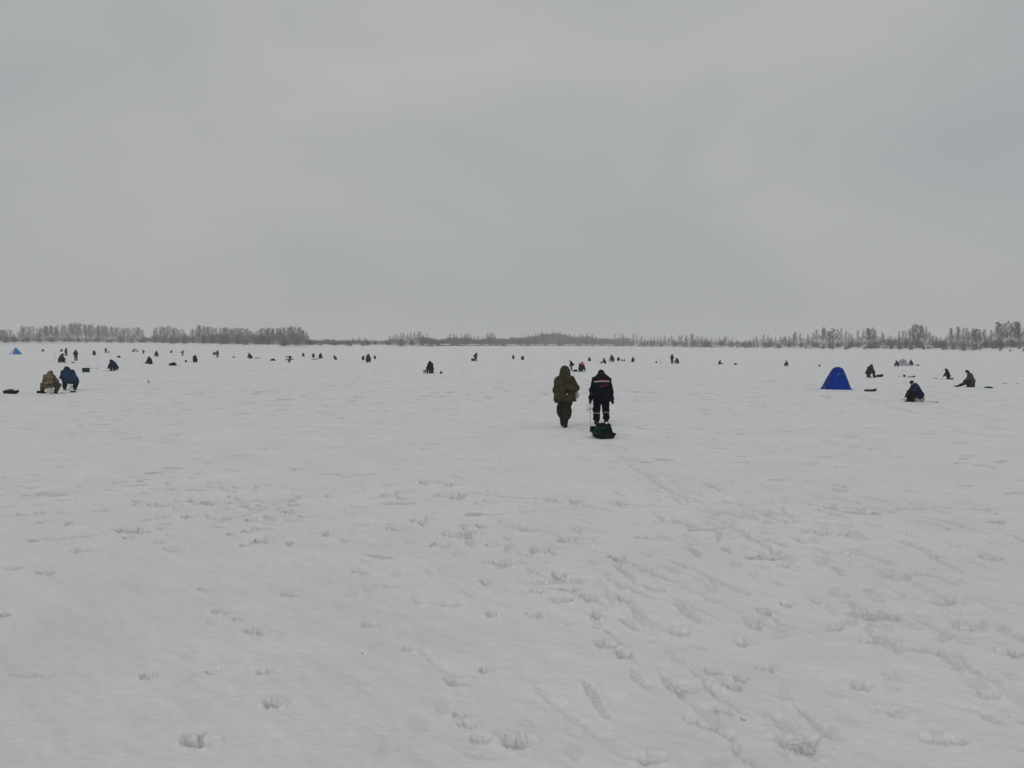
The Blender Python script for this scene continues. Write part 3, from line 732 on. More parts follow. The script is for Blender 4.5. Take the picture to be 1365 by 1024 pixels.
def figure_meshes(key, J, q=.028, hood='hood', coat=1.0, hem=.16, shin=.72, wr=0.0, hw=1.0):
    """body, jacket, trousers, boots and headwear of one pose; all smooth surfaces"""
    M = {}; rt, up = J['rt'], J['up']; c = coat; fine = q < .02; q2 = min(q, .024)
    tw = lambda v: rt * v
    # body: one continuous surface from head to feet, with hands
    fwd = nrm3(np.cross(J['hu'], rt))
    fwd = fwd if fwd[1] > 0 or abs(fwd[1]) < .01 else -fwd
    B = [(J['head'] - J['hu'] * .02, J['head'] + J['hu'] * .035, .080, .088), (J['neck'], J['head'], .055, .055),
         (J['neck'] - up * .05, J['hip'], .11, .11), (J['sL'], J['sR'], .06, .06),
         (J['head'] - J['hu'] * .06 + fwd * .045, J['head'] - J['hu'] * .03 + fwd * .03, .042, .05),
         (J['head'] + fwd * .085, J['head'] - J['hu'] * .03 + fwd * .100, .012, .017)]
    for s, sg in (('L', -1), ('R', 1)):
        B += [(J['s' + s], J['e' + s], .055, .045), (J['e' + s], J['w' + s], .042, .032), (J['h' + s], J['k' + s], .085, .06), (J['k' + s], J['a' + s], .058, .042),
              (J['a' + s], J['t' + s], .04, .03), (J['head'] + rt * sg * .085, J['head'] + rt * sg * .092 - J['hu'] * .025, .016, .013)]
        f = J['f' + s]; wv = J['w' + s]; sidev = nrm3(np.cross(f, A3(0, .3, 1)))
        n0 = len(B); B += [(wv, wv + f * .07, .030, .034)]
        if fine:
            for k in range(4):
                b0 = wv + f * .085 + sidev * (k - 1.5) * .021; ln = (.055, .065, .060, .045)[k]; dn = A3(0, 0, -.25)
                m = b0 + nrm3(f + dn * .5) * ln * .55; B += [(b0, m, .011, .010), (m, m + nrm3(f + dn * 2) * ln * .5, .010, .009)]
            B += [(wv + f * .03 - sidev * .03, wv + f * .075 - sidev * .055, .013, .011)]
        else: B += [(wv + f * .07, wv + f * .13 + A3(0, 0, -.02), .030, .020)]
        J['_hand' + s] = B[n0:]
    for s in 'LR':
        f = J['f' + s]; wv = J['w' + s]; r_ = .010
        hp_ = [(wv - f * .05, wv - f * .01, .044 + r_, .040 + r_)] + [(a, b_, ra + r_, rb + r_) for a, b_, ra, rb in J.get('_hand' + s, [])]
        M['glove' + s] = hp_
    M['body'] = soft(key + '_body', B, .013 if fine else q2, .018 if fine else .03)
    for s in 'LR': M['glove' + s] = soft(key + '_glove', M['glove' + s], .012 if fine else .022, .012)
    # trousers
    T = [(J['hip'] - rt * .06, J['hip'] + rt * .06, .145 * c, .145 * c)]
    for s in 'LR':
        kn, an = J['k' + s], J['a' + s]; sh = kn + (an - kn) * shin
        T += [(J['h' + s], kn, .115 * c, .092 * c), (kn, sh, .092 * c, .088 * c)]
    M['trousers'] = soft(key + '_trousers', T, q, .035, noise=wr, nf=11, seed=2)
    for s in 'LR':
        kn, an, to = J['k' + s], J['a' + s], J['t' + s]; top = kn + (an - kn) * .50
        lo_ = min(an[2], to[2]) - .055
        cuts = [((0, 0, -1), -max(lo_ + .01, .0))] if min(an[2], to[2]) < .16 else []
        heel = an - nrm3(to - an) * .045
        M['boot' + s] = soft(key + '_boot', [(top, an, .076, .066), (an, to, .062, .052), (heel, an, .056, .06), (heel - A3(0, 0, .035), to - A3(0, 0, .0), .045, .048)], min(q, .022), .02, cuts)
    # jacket
    hd = nrm3(J['hip'] - J['mid'])
    K = []
    for sg in (-1, 1):
        K += [(J['chest'] + rt * .085 * sg + up * .02, J['hip'] + rt * .085 * sg, .145 * c, .150 * c)]
    K += [(J['sL'], J['sR'], .098 * c, .098 * c), (J['mid'] + J['fw'] * .03, J['hip'] + J['fw'] * .02, .15 * c, .15 * c)]
    kf = (J['kL'] + J['kR']) / 2 - J['hip']; seated = kf[2] > -.25
    if not seated: K += [(J['hip'] - rt * .06, J['hip'] - rt * .07 + hd * (hem + .1), .175 * c, .18 * c), (J['hip'] + rt * .06, J['hip'] + rt * .07 + hd * (hem + .1), .175 * c, .18 * c)]
    else: K += [(J['hip'] - rt * .09, J['hip'] + rt * .09, .165 * c, .165 * c)]
    for s in 'LR':
        K += [(J['s' + s], J['e' + s], .090 * c, .078 * c), (J['e' + s], J['w' + s] - J['f' + s] * .015, .078 * c, .062 * c)]
    K += [(J['neck'] - up * .02, J['neck'] + up * .045, .095, .088)]
    cuts = [(tuple(hd), float(hd @ (J['hip'] + hd * hem)))] if not seated else []
    M['_K'] = (K, cuts, wr)
    M['jacket'] = soft(key + '_jacket', K, q, .045, cuts, wr, 9, 1)
    hp, hu = J['head'], J['hu']
    if hood == 'hood':
        Hd = [(hp + hu * .045 - fwd * .015, hp - hu * .05 - fwd * .02, .124 * hw, .135 * hw), (J['neck'] - up * .01, hp - hu * .05 - fwd * .03, .15 * hw, .135 * hw)]
        face = hp + fwd * .055
        ex = lambda P, D: np.maximum(D, -(seg_d(P, face - hu * .03, face + fwd * .3 - hu * .04, .085, .10)))
        M['hood'] = soft(key + '_hood', Hd, min(q, .024), .05, noise=wr * .5, extra=ex)
    elif hood == 'cap':
        M['hat'] = soft(key + '_hat', [(hp + hu * .045 - fwd * .01, hp + hu * .055, .102, .100)], min(q, .022), .02, [(tuple(-hu), float(-hu @ (hp + hu * .012)))])
    elif hood == 'earflap':
        Hd = [(hp + hu * .05 - fwd * .008, hp + hu * .07, .112, .105)] + [(hp + rt * s * .088 + hu * .02, hp + rt * s * .085 - hu * .07, .035, .032) for s in (-1, 1)] + [(hp - fwd * .07, hp - fwd * .075 - hu * .05, .05, .04)]
        M['hat'] = soft(key + '_hat', Hd, min(q, .022), .03, [(tuple(fwd), float(fwd @ (hp + fwd * .088)))])
    return M
SKIN = cloth('skin', (.42, .25, .19), (.36, .20, .15), 5, .6, .03)
GLV = cloth('glove_fabric', (.016, .016, .018), (.010, .010, .011))
RUBBER = cloth('boot_rubber', (.018, .018, .018), (.012, .012, .012), 5, .5, .1)
def build_person(M, loc, heading, scale, jacket, trousers, headwear, label, group=None, boots=None, glove=None):
    e = empty('person', loc, heading, scale)
    link_mesh('body', M['body'], SKIN, e); link_mesh('trousers', M['trousers'], trousers, e); link_mesh('jacket', M['jacket'], jacket, e)
    link_mesh('boot', M['bootL'], boots or RUBBER, e); link_mesh('boot', M['bootR'], boots or RUBBER, e)
    link_mesh('glove', M['gloveL'], glove or GLV, e); link_mesh('glove', M['gloveR'], glove or GLV, e)
    if 'hood' in M: link_mesh('hood', M['hood'], headwear, e)
    if 'hat' in M: link_mesh('hat', M['hat'], headwear, e)
    tag(e, label, 'person', group); return e
def ground_pt(u, v):
    p, d = at(u, v); return Vector((p[0], p[1], ground_z(p[0], p[1]) - .028)), d

# ------------------------------------------------------------------ hard-edged builder
class MB:
    def __init__(s): s.V = []; s.F = []
    def add(s, V, F):
        o = len(s.V); s.V += [tuple(map(float, v)) for v in V]; s.F += [tuple(i + o for i in f) for f in F]; return s
    def box(s, c, size, rz=0, taper=1.0, bev=.012):
        """box with chamfered vertical edges and rim; taper scales the bottom"""
        x, y, z = [k / 2 for k in size]; b = min(bev, x * .4, y * .4, z * .4); R = []
        def ring(zz, sx_, sy_):
            return [(-sx_ + b, -sy_), (sx_ - b, -sy_), (sx_, -sy_ + b), (sx_, sy_ - b), (sx_ - b, sy_), (-sx_ + b, sy_), (-sx_, sy_ - b), (-sx_, -sy_ + b)], zz
        rings = [ring(-z, x * taper - b * .5, y * taper - b * .5), ring(-z + b, x * taper, y * taper), ring(z - b, x, y), ring(z, x - b * .5, y - b * .5)]
        V = []; cz, sz = math.cos(rz), math.sin(rz)
        for pts, zz in rings:
            for px, py in pts: V.append((c[0] + px * cz - py * sz, c[1] + px * sz + py * cz, c[2] + zz))
        F = [tuple(range(7, -1, -1)), tuple(range(24, 32))]
        for r in range(3):
            for k in range(8): F.append((r * 8 + k, r * 8 + (k + 1) % 8, r * 8 + 8 + (k + 1) % 8, r * 8 + 8 + k))
        return s.add(V, F)
    def tube(s, pts, r, n=8, closed=False):
        pts = [Vector(p) for p in pts]; rs = r if isinstance(r, (list, tuple)) else [r] * len(pts); V = []; F = []
        m = len(pts); px = None
        for i, p in enumerate(pts):
            if closed: d = pts[(i + 1) % m] - pts[i - 1]
            else: d = pts[min(i + 1, m - 1)] - pts[max(i - 1, 0)]
            d.normalize()
            x = d.orthogonal().normalized() if px is None else (px - d * px.dot(d)).normalized()
            px = x; y = d.cross(x)
            for k in range(n):
                a = 2 * math.pi * k / n; q = p + (x * math.cos(a) + y * math.sin(a)) * rs[i]; V.append(q)
        for i in range(m if closed else m - 1):
            j = (i + 1) % m
            for k in range(n): F.append((i * n + k, i * n + (k + 1) % n, j * n + (k + 1) % n, j * n + k))
        if not closed: F += [tuple(range(n - 1, -1, -1)), tuple((m - 1) * n + k for k in range(n))]
        return s.add(V, F)
    def lathe(s, c, prof, n=20):
        V = []; F = []
        for r, z in prof:
            for k in range(n):
                a = 2 * math.pi * k / n; V.append((c[0] + r * math.cos(a), c[1] + r * math.sin(a), c[2] + z))
        for i in range(len(prof) - 1):
            for k in range(n): F.append((i * n + k, i * n + (k + 1) % n, (i + 1) * n + (k + 1) % n, (i + 1) * n + k))
        if prof[0][0] > 1e-4: F.append(tuple(range(n - 1, -1, -1)))
        if prof[-1][0] > 1e-4: F.append(tuple((len(prof) - 1) * n + k for k in range(n)))
        return s.add(V, F)
    def mesh(s, name):
        me = bpy.data.meshes.new(name); me.from_pydata(s.V, [], s.F); me.update(); return me
    def obj(s, name, mat, parent=None): return link_mesh(name, s.mesh(name), mat, parent)

# ================================================================== THE TWO WALKERS AND THEIR SLEDGE
OLIVE = cloth('olive_canvas', (.062, .056, .028), (.032, .029, .019), 6, .95, .4)
OLIVE_D = cloth('dark_olive_canvas', (.034, .030, .020), (.022, .020, .014), 7, .95, .4)
NAVY = cloth('navy_workwear', (.0055, .0065, .014), (.0035, .0045, .009), 8, .85, .35)
BLACK = cloth('black_fabric', (.012, .012, .013), (.007, .007, .008), 8, .9, .3)
SILVER = paint((.34, .32, .31), .5); RED = cloth('red_fabric', (.19, .018, .02)); GLOVE = cloth('navy_glove', (.018, .020, .042))
WHITE = paint((.62, .62, .62), .5); BLKP = paint((.014, .015, .016), .45)

p1, d1 = ground_pt(752.8, 570.3)
J1 = pose((-.01, 0, .93), 9, ((-.06, .30, .03), (.01, -.10, .0)), ((-.25, .16, .86), (.11, -.215, 1.13)), kneep=((-.2, 1, .1), (.1, 1, .1)), elbp=((-.5, -1.0, -.2), (.8, -.2, -.9)), head=16)
J1['sL'] = J1['sL'] + A3(-.01, 0, -.05); J1['sR'] = J1['sR'] + A3(.01, 0, -.05)
M1 = figure_meshes('walker_olive', J1, q=.015, hood='hood', coat=1.18, hem=.17, wr=.012, shin=.42, hw=1.12)
J1k = [(J1['kL'] - A3(.03, 0, 0), J1['kL'] + (J1['aL'] - J1['kL']) * .34 - A3(.03, 0, 0), .112, .108), (J1['kR'] + A3(.025, 0, 0), J1['kR'] + (J1['aR'] - J1['kR']) * .34 + A3(.025, 0, 0), .116, .108)]
sc1 = (571.0 - 486.6) * d1 / FPX / 1.80
hero1 = build_person(M1, p1, 3, sc1, OLIVE, OLIVE_D, OLIVE, 'person in an olive hooded coat walking away, one arm bent behind the back')
link_mesh('trouser_knees', soft('trouser_knees', J1k, .015, .05, noise=.008, nf=12), OLIVE_D, hero1)
K, cuts, _ = M1['_K']; jf1 = lambda P: field(P, K, .045, cuts, .012, 9, 1)
# flared coat skirt pockets, back seam and yoke, the small white patch
link_mesh('coat_skirt', soft('coat_skirt', [((-.12, -.03, .92), (-.24, -.02, .80), .13, .085), ((.12, -.03, .92), (.24, -.02, .80), .13, .085), ((-.1, -.07, .9), (.1, -.07, .9), .16, .16)], .015, .06, [((0, 0, -1), -.775)], .007, 10), OLIVE, hero1)
link_mesh('back_yoke', surface('back_yoke', lambda P: np.maximum(np.maximum(jf1(P) - .005, np.abs(P[..., 2] - 1.42) - .009), P[..., 1] - .02), (-.3, -.35, 1.38), (.3, .05, 1.46), .009), OLIVE_D, hero1)
link_mesh('waist_seam', surface('waist_seam', lambda P: np.maximum(np.maximum(jf1(P) - .004, np.abs(P[..., 2] - 1.06) - .009), P[..., 1] - .02), (-.3, -.35, 1.02), (.3, .05, 1.1), .009), OLIVE_D, hero1)
link_mesh('patch', surface('patch', lambda P: np.maximum(np.maximum(jf1(P) - .010, np.abs(P[..., 2] - .985 - .2 * (P[..., 0] - .05)) - .024), np.maximum(np.abs(P[..., 0] - .055) - .016, P[..., 1])), (.02, -.35, .94), (.1, .0, 1.02), .007), WHITE, hero1)
for ch in hero1.children:
    if ch.name.startswith('glove'): ch.material_slots[0].material = GLOVE
# pale bag carried under the bent arm
bagp, _ = ground_pt(756, 569.5)
bag = bpy.data.objects.new('plastic_bag', soft('plastic_bag', [((0, 0, -.02), (.02, .02, -.12), .050, .085), ((0, 0, .07), (0, 0, 0), .02, .05)], .012, .03, noise=.007, nf=22)); COL.objects.link(bag)
bag.data.materials.append(paint((.40, .41, .40), .4)); bag.location = hero1.matrix_world @ Vector((0, 0, 0))
bpy.context.view_layer.update()
bag.location = hero1.matrix_world @ Vector((.31, .10, 1.05)); tag(bag, 'pale plastic bag hanging at the right side of the person in olive', 'bag')

p2, d2 = ground_pt(801.5, 566.5)
J2 = pose((0, 0, .90), 20, ((-.15, -.08, .0), (.16, .12, .01)), ((-.335, .06, .74), (.335, .06, .74)), kneep=((-.1, 1, 0), (.1, 1, 0)), elbp=((-1, -.5, 0), (1, -.5, 0)), head=18)
M2 = figure_meshes('walker_navy', J2, q=.015, hood='cap', coat=1.16, hem=.18, wr=.010)
hgt2 = J2['head'][2] + .15
sc2 = (566.5 - 492.2) * d2 / FPX / hgt2
hero2 = build_person(M2, p2, 2, sc2, NAVY, NAVY, BLACK, 'person in navy with a silver and red stripe across the back, pulling a sledge')
K2, cuts2, _ = M2['_K']; jf2 = lambda P: field(P, K2, .045, cuts2, .010, 9, 1)
zs = 1.335
link_mesh('collar', soft('collar', [((-.15, J2['neck'][1] - .075, 1.40), (.15, J2['neck'][1] - .075, 1.40), .105, .105), ((-.05, J2['neck'][1] - .03, 1.49), (.05, J2['neck'][1] - .03, 1.49), .09, .09)], .015, .06, noise=.008, nf=11), BLACK, hero2)
link_mesh('reflective_stripe', surface('reflective_stripe', lambda P: np.maximum(np.maximum(jf2(P) - .014, np.abs(P[..., 2] - zs + .25 * P[..., 0] ** 2 - .03 * P[..., 0]) - .024), np.maximum(np.abs(P[..., 0]) - .235, P[..., 1] - .16)), (-.26, -.3, zs - .06), (.26, .2, zs + .06), .009), SILVER, hero2)
link_mesh('red_stripe', surface('red_stripe', lambda P: np.maximum(np.maximum(jf2(P) - .013, np.abs(P[..., 2] - zs - .036 + .22 * P[..., 0] ** 2) - .014), np.maximum(np.abs(P[..., 0] - .09) - .155, P[..., 1] - .16)), (-.1, -.3, zs - .06), (.27, .2, zs + .08), .008), RED, hero2)
def emblem_field(P):
    x = (P[..., 0] - .055) / .125; z = (P[..., 2] - 1.215 - .03 * x) / .050; r = np.sqrt(x * x + z * z)
    return np.maximum(np.maximum(jf2(P) - .012, np.abs(r - .95) * .05 - .0045), P[..., 1] - .1)
link_mesh('oval_emblem', surface('oval_emblem', emblem_field, (-.1, -.3, 1.14), (.2, .1, 1.29), .006), paint((.10, .05, .055), .6), hero2)
def emblem_marks(P):
    x = P[..., 0] - .055; z = P[..., 2] - 1.215 - .24 * x; bars = np.full(x.shape, 1.0)
    for cx_, w, a in ((-.075, .010, .3), (-.045, .008, -.2), (-.018, .008, .3), (.008, .008, -.3), (.035, .008, .2), (.062, .008, -.15)):
        bars = np.minimum(bars, np.maximum(np.abs(x - cx_ - a * z * .5) - w, np.abs(z) - .022))
    bars = np.minimum(bars, np.maximum(np.abs(z + .018) - .005, np.abs(x) - .075))
    return np.maximum(np.maximum(jf2(P) - .013, bars), P[..., 1] - .1)
link_mesh('emblem_marks', surface('emblem_marks', emblem_marks, (-.06, -.3, 1.15), (.17, .1, 1.27), .006), paint((.15, .03, .035), .6), hero2)
for s in 'LR':
    kn, an = J2['k' + s], J2['a' + s]; c_ = kn + (an - kn) * .38; ax_ = nrm3(an - kn)
    tf = lambda P, kn=kn, an=an: seg_d(P, kn, kn + (an - kn) * .72, .092 * 1.16, .088 * 1.16)
    link_mesh('reflective_band', surface('reflective_band', lambda P, c_=c_, ax_=ax_, tf=tf: np.maximum(tf(P) - .012, np.abs((P - c_) @ ax_) - .016), c_ - .15, c_ + .15, .009), paint((.30, .27, .25), .5), hero2)

def make_sledge(name, loc, heading, scale, mat, label, L=1.05, W=.50, H=.17, group=None):
    """moulded trough sledge: base, sloped sides, rolled rim, upswept nose"""
    e = empty(name, loc, heading, scale); n = 18; rows = []
    for i in range(n + 1):
        t = i / n; y = (t - .5) * L; nose = max(0, (t - .74) / .26); lift = .16 * nose ** 1.6; wf = 1 - .30 * nose ** 2
        w = W / 2 * wf; wb = w - .055; hh = H * (1 - .45 * nose)
        prof = [(-w - .028, hh - .012), (-w - .028, hh), (-w, hh), (-w + .012, hh - .01), (-wb, .016), (-wb * .45, .012), (-wb * .4, .022), (0, .022)]
        prof = prof + [(-x, z) for x, z in prof[-2::-1]]
        rows.append([(x, y, z + lift) for x, z in prof])
    m = len(rows[0]); V = [p for r in rows for p in r]; F = []
    for i in range(n):
        for k in range(m - 1): F.append((i * m + k, i * m + k + 1, (i + 1) * m + k + 1, (i + 1) * m + k))
    outer = [[(x * 1.0, y, z - .014) for x, y, z in r] for r in rows]; o = len(V); V += [p for r in outer for p in r]
    for i in range(n):
        for k in range(m - 1): F.append((o + i * m + k, o + (i + 1) * m + k, o + (i + 1) * m + k + 1, o + i * m + k + 1))
    for k in (0, m - 1):
        for i in range(n): F.append((i * m + k, (i + 1) * m + k, o + (i + 1) * m + k, o + i * m + k))
    link_mesh('tub', MB().add(V, F).mesh('tub'), mat, e)
    r = rows[0]; wallV = [(x, y, z) for x, y, z in r[3:-3]] ; wb = MB()
    yb = -L / 2; pts = [(-W / 2 - .02, H), (-W / 2 + .055, .0), (W / 2 - .055, .0), (W / 2 + .02, H)]
    wb.add([(x, yb + (.0 if z > .1 else .03), z) for x, z in pts] + [(x, yb + .02 + (.0 if z > .1 else .03), z) for x, z in pts], [(0, 1, 2, 3), (7, 6, 5, 4), (0, 3, 7, 4), (1, 0, 4, 5), (3, 2, 6, 7), (2, 1, 5, 6)])
    wb.obj('end_wall', mat, e)
    yf = L / 2; wn_ = W / 2 * .70
    MB().tube([(-W / 2 - .022, yb, H), (-W / 2 - .022, 0, H), (-W / 2 - .022, L * .24, H), (-wn_ - .022, yf, H * .55 + .16), (wn_ + .022, yf, H * .55 + .16), (W / 2 + .022, L * .24, H), (W / 2 + .022, 0, H), (W / 2 + .022, yb, H)], .014, 8, True).obj('rim', mat, e)
    MB().add([(-wn_, yf, H * .55 + .16), (wn_, yf, H * .55 + .16), (wn_ * .8, yf + .004, .15), (-wn_ * .8, yf + .004, .15), (-wn_, yf - .014, H * .55 + .16), (wn_, yf - .014, H * .55 + .16), (wn_ * .8, yf - .014, .15), (-wn_ * .8, yf - .014, .15)],
        [(0, 1, 2, 3), (7, 6, 5, 4), (0, 4, 5, 1), (2, 6, 7, 3), (1, 5, 6, 2), (0, 3, 7, 4)]).obj('nose_wall', mat, e)
    tag(e, label, 'sledge', group); return e
ps, ds = ground_pt(802.0, 582.8)
SLH = -9
sledge = make_sledge('sledge', ps, SLH, 1.0, BLKP, 'black plastic sledge loaded with a green bag, towed by the person in navy', L=.95, W=.42, H=.17)
bpy.context.view_layer.update()
GREEN = cloth('green_bag_fabric', (.006, .032, .028), (.004, .020, .018), 6, .8, .3)
gb = empty('fishing_bag', sledge.matrix_world @ Vector((-.01, -.18, .026)), SLH, .88)
body_ = soft('bag_body', [((-.15, -.12, .12), (.15, -.12, .12), .10, .10), ((-.15, .12, .12), (.15, .12, .12), .10, .10), ((-.13, -.11, .28), (.13, -.11, .28), .09, .09), ((-.13, .11, .28), (.13, .11, .28), .09, .09), ((-.1, 0, .2), (.1, 0, .2), .15, .15)], .014, .05, noise=.004, nf=14)
link_mesh('bag_body', body_, GREEN, gb)
link_mesh('bag_lid', soft('bag_lid', [((-.15, -.11, .375), (.15, -.11, .375), .045, .045), ((-.15, .11, .375), (.15, .11, .375), .045, .045), ((-.15, 0, .39), (.15, 0, .39), .05, .05), ((0, -.11, .39), (0, .11, .39), .05, .05)], .013, .04, noise=.004, nf=16), BLACK, gb)
for s in (-1, 1):
    link_mesh('side_pocket', soft('side_pocket', [((s * .235, -.05, .10), (s * .235, .05, .10), .06, .06), ((s * .22, -.04, .2), (s * .22, .04, .2), .05, .05)], .014, .03, noise=.004), GREEN, gb)
MB().tube([(-.14, -.235, .10), (-.13, -.235, .22), (-.12, -.20, .37), (-.1, 0, .445), (-.12, .2, .37)], .012, 6).obj('strap', BLACK, gb)
MB().tube([(.14, -.235, .10), (.13, -.235, .22), (.12, -.20, .37), (.1, 0, .445), (.12, .2, .37)], .012, 6).obj('strap', BLACK, gb)
MB().tube([(-.05, -.215, .30), (-.03, -.235, .22), (.03, -.235, .22), (.05, -.215, .30)], .014, 6).obj('zip_flap', BLACK, gb)
MB().add([(-.050, -.228, .085), (.050, -.228, .085), (.0, -.232, .165), (-.05, -.215, .085), (.05, -.215, .085), (0, -.215, .165), (-.022, -.2335, .098), (.022, -.2335, .098), (0, -.2335, .13)],
         [(0, 1, 7, 6), (1, 2, 8, 7), (2, 0, 6, 8), (6, 7, 8), (3, 5, 4), (0, 3, 4, 1), (1, 4, 5, 2), (2, 5, 3, 0)]).obj('triangle_emblem', paint((.33, .35, .34), .5), gb)
link_mesh('cloth_scrap', soft('cloth_scrap', [((.03, -.12, .45), (.08, -.10, .47), .022, .018), ((.06, -.12, .44), (.10, -.13, .46), .018, .014)], .008, .02, noise=.004, nf=40), WHITE, gb)
tag(gb, 'dark green fishing bag with black lid standing on the black sledge', 'bag')
# tow rope from the left glove to the nose of the sledge, with its loose loops
bpy.context.view_layer.update()
hw = hero2.matrix_world @ Vector(tuple(J2['wL'] + J2['fL'] * .10)); sc_ = sledge.matrix_world @ Vector((-.17, .485, .23))
rp = [hw + Vector((.02, .03, .03)), hw]
for k in range(1, 9):
    t = k / 9; q = hw.lerp(sc_, t); q.z -= .10 * math.sin(math.pi * t); rp.append(q)
rp.append(sc_)
ROPE = paint((.16, .15, .14), .8)
rope = MB().tube(rp, .0055, 6)
def curl(c, r1_, r2_, n=14, ph=0, turns=1.0):
    return [hw + Vector((c[0] + r1_ * math.cos(ph + turns * 2 * math.pi * k / n), c[1] + .03 * math.sin(k), c[2] + r2_ * math.sin(ph + turns * 2 * math.pi * k / n))) for k in range(n + 1)]
rope.tube(curl((-.02, -.03, -.13), .07, .13), .0055, 6).tube(curl((.03, -.02, -.17), .06, .17, ph=1), .005, 6).tube(curl((-.06, -.02, -.27), .055, .045, turns=.8), .005, 6)
rope.tube([hw, hw + Vector((.06, -.02, .03)), hw + Vector((.13, -.03, .01)), hw + Vector((.16, -.02, -.08)), hw + Vector((.14, 0, -.16))], .005, 6)
rope.tube([hw + Vector((-.06, 0, -.24)), hw + Vector((.02, -.02, -.215)), hw + Vector((.10, -.02, -.22))], .005, 6)
tag(rope.obj('tow_rope', ROPE), 'thin grey tow rope with loose loops between glove and sledge', 'rope')

# ================================================================== PROPS
def on_ground(e, u, v): p, d = ground_pt(u, v); return p, d
def bucket(u, v, h, mat, label, r=None, group=None, loc=None):
    p = loc if loc is not None else ground_pt(u, v)[0]; r = r or h * .45; e = empty('bucket', p)
    MB().lathe((0, 0, 0), [(r * .82, 0), (r * .97, h * .93), (r * 1.05, h * .93), (r * 1.05, h), (r * .98, h), (r * .94, h * .9), (r * .8, .02), (.0001, .02)]).obj('shell', mat, e)
    MB().tube([(r * math.cos(a) * 1.04, -.02, h * .93 - r * .9 * math.sin(a)) for a in np.linspace(0, math.pi, 9)], .005, 5).obj('handle', paint((.1, .1, .1)), e)
    tag(e, label, 'bucket', group); return e
def fishing_box(loc, heading, w, d, h, mat, label, group=None, lid=None):
    e = empty('fishing_box', loc, heading)
    MB().box((0, 0, h * .43), (w, d, h * .86), taper=.94).obj('case', mat, e)
    MB().box((0, 0, h * .93), (w * 1.04, d * 1.04, h * .14)).obj('lid', lid or mat, e)
    MB().tube([(-w * .54, -d * .2, h * .7), (-w * .58, -d * .2, h * .5), (-w * .58, d * .2, h * .5), (-w * .54, d * .2, h * .7)], .008, 5).obj('strap', BLACK, e)
    tag(e, label, 'box', group); return e
def backpack(u, v, s, mat, label, heading=0, lying=False, group=None):
    p, d = ground_pt(u, v); e = empty('backpack', p, heading, s)
    if lying:
        link_mesh('sack', soft('sack', [((-.3, 0, .14), (.1, 0, .2), .14, .2), ((.1, 0, .2), (.34, .05, .1), .18, .09)], .02, .05, noise=.012), mat, e)
        MB().tube([(-.2, -.12, .08), (-.2, -.1, .26), (-.2, .08, .28), (-.2, .14, .08)], .014, 6).obj('strap', BLACK, e)
    else:
        link_mesh('sack', soft('sack', [((-.1, 0, .15), (.1, 0, .15), .16, .16), ((-.08, .02, .4), (.08, .02, .4), .13, .13)], .02, .06, noise=.01), mat, e)
        link_mesh('top_flap', soft('top_flap', [((-.09, .02, .5), (.09, .02, .5), .07, .07)], .02, .03, noise=.006), BLACK, e)
        MB().tube([(-.1, .16, .48), (-.12, .24, .3), (-.1, .16, .1)], .015, 6).obj('strap', BLACK, e)
    tag(e, label, 'backpack', group); return e
def pole(u, v, vtop, label, du=0, r=.014, group='thin poles stuck in the ice'):
    p, d = ground_pt(u, v); q, _ = at(u + du, v); h = (v - vtop) * d / FPX * 1.0
    e = empty('marker_pole', p); off = du * d / FPX
    MB().tube([(0, 0, -.1), (off * .5, 0, h * .5), (off, 0, h)], [r, r * .9, r * .6], 6).obj('shaft', paint((.05, .045, .04)), e)
    MB().tube([(off * .0, 0, .12), (off * .05, 0, .26)], r * 1.5, 6).obj('grip', BLACK, e)
    tag(e, label, 'pole', group); return e
def ice_auger(u, v, vtop, label):
    p, d = ground_pt(u, v); h = (v - vtop) * d / FPX; e = empty('ice_auger', p); st = paint((.06, .06, .065), .4, .6)
    MB().tube([(0, 0, -.2), (0, 0, h * .72)], .018, 8).obj('shaft', st, e)
    sp = [(.075 * math.cos(a), .075 * math.sin(a), -.15 + a * .03) for a in np.linspace(0, 18, 60)]
    MB().tube(sp, .018, 5).obj('spiral_blade', st, e)
    MB().tube([(0, 0, h * .72), (.14, 0, h * .74), (.16, 0, h * .86), (0, 0, h * .88), (0, 0, h)], .014, 8).obj('crank', BLACK, e)
    MB().lathe((0, 0, h), [(.03, 0), (.055, .02), (.055, .05), (.0001, .07)], 12).obj('knob', BLACK, e)
    tag(e, label, 'auger', 'ice augers'); return e
def fishing_rod(p, q, label, thick=.012, group='rods and sticks lying on the snow', wood=(.05, .045, .04)):
    (a, _), (b, _) = ground_pt(*p), ground_pt(*q); a.z += .04; b.z += .05; e = empty('fishing_rod', a); v = b - a
    MB().tube([(0, 0, 0), tuple(v * .5 + Vector((0, 0, .01))), tuple(v)], [thick, thick * .8, thick * .45], 6).obj('blank', paint(wood), e)
    MB().tube([tuple(v * -.02), tuple(v * .16)], thick * 2, 8).obj('grip', BLACK, e)
    tag(e, label, 'rod', group); return e

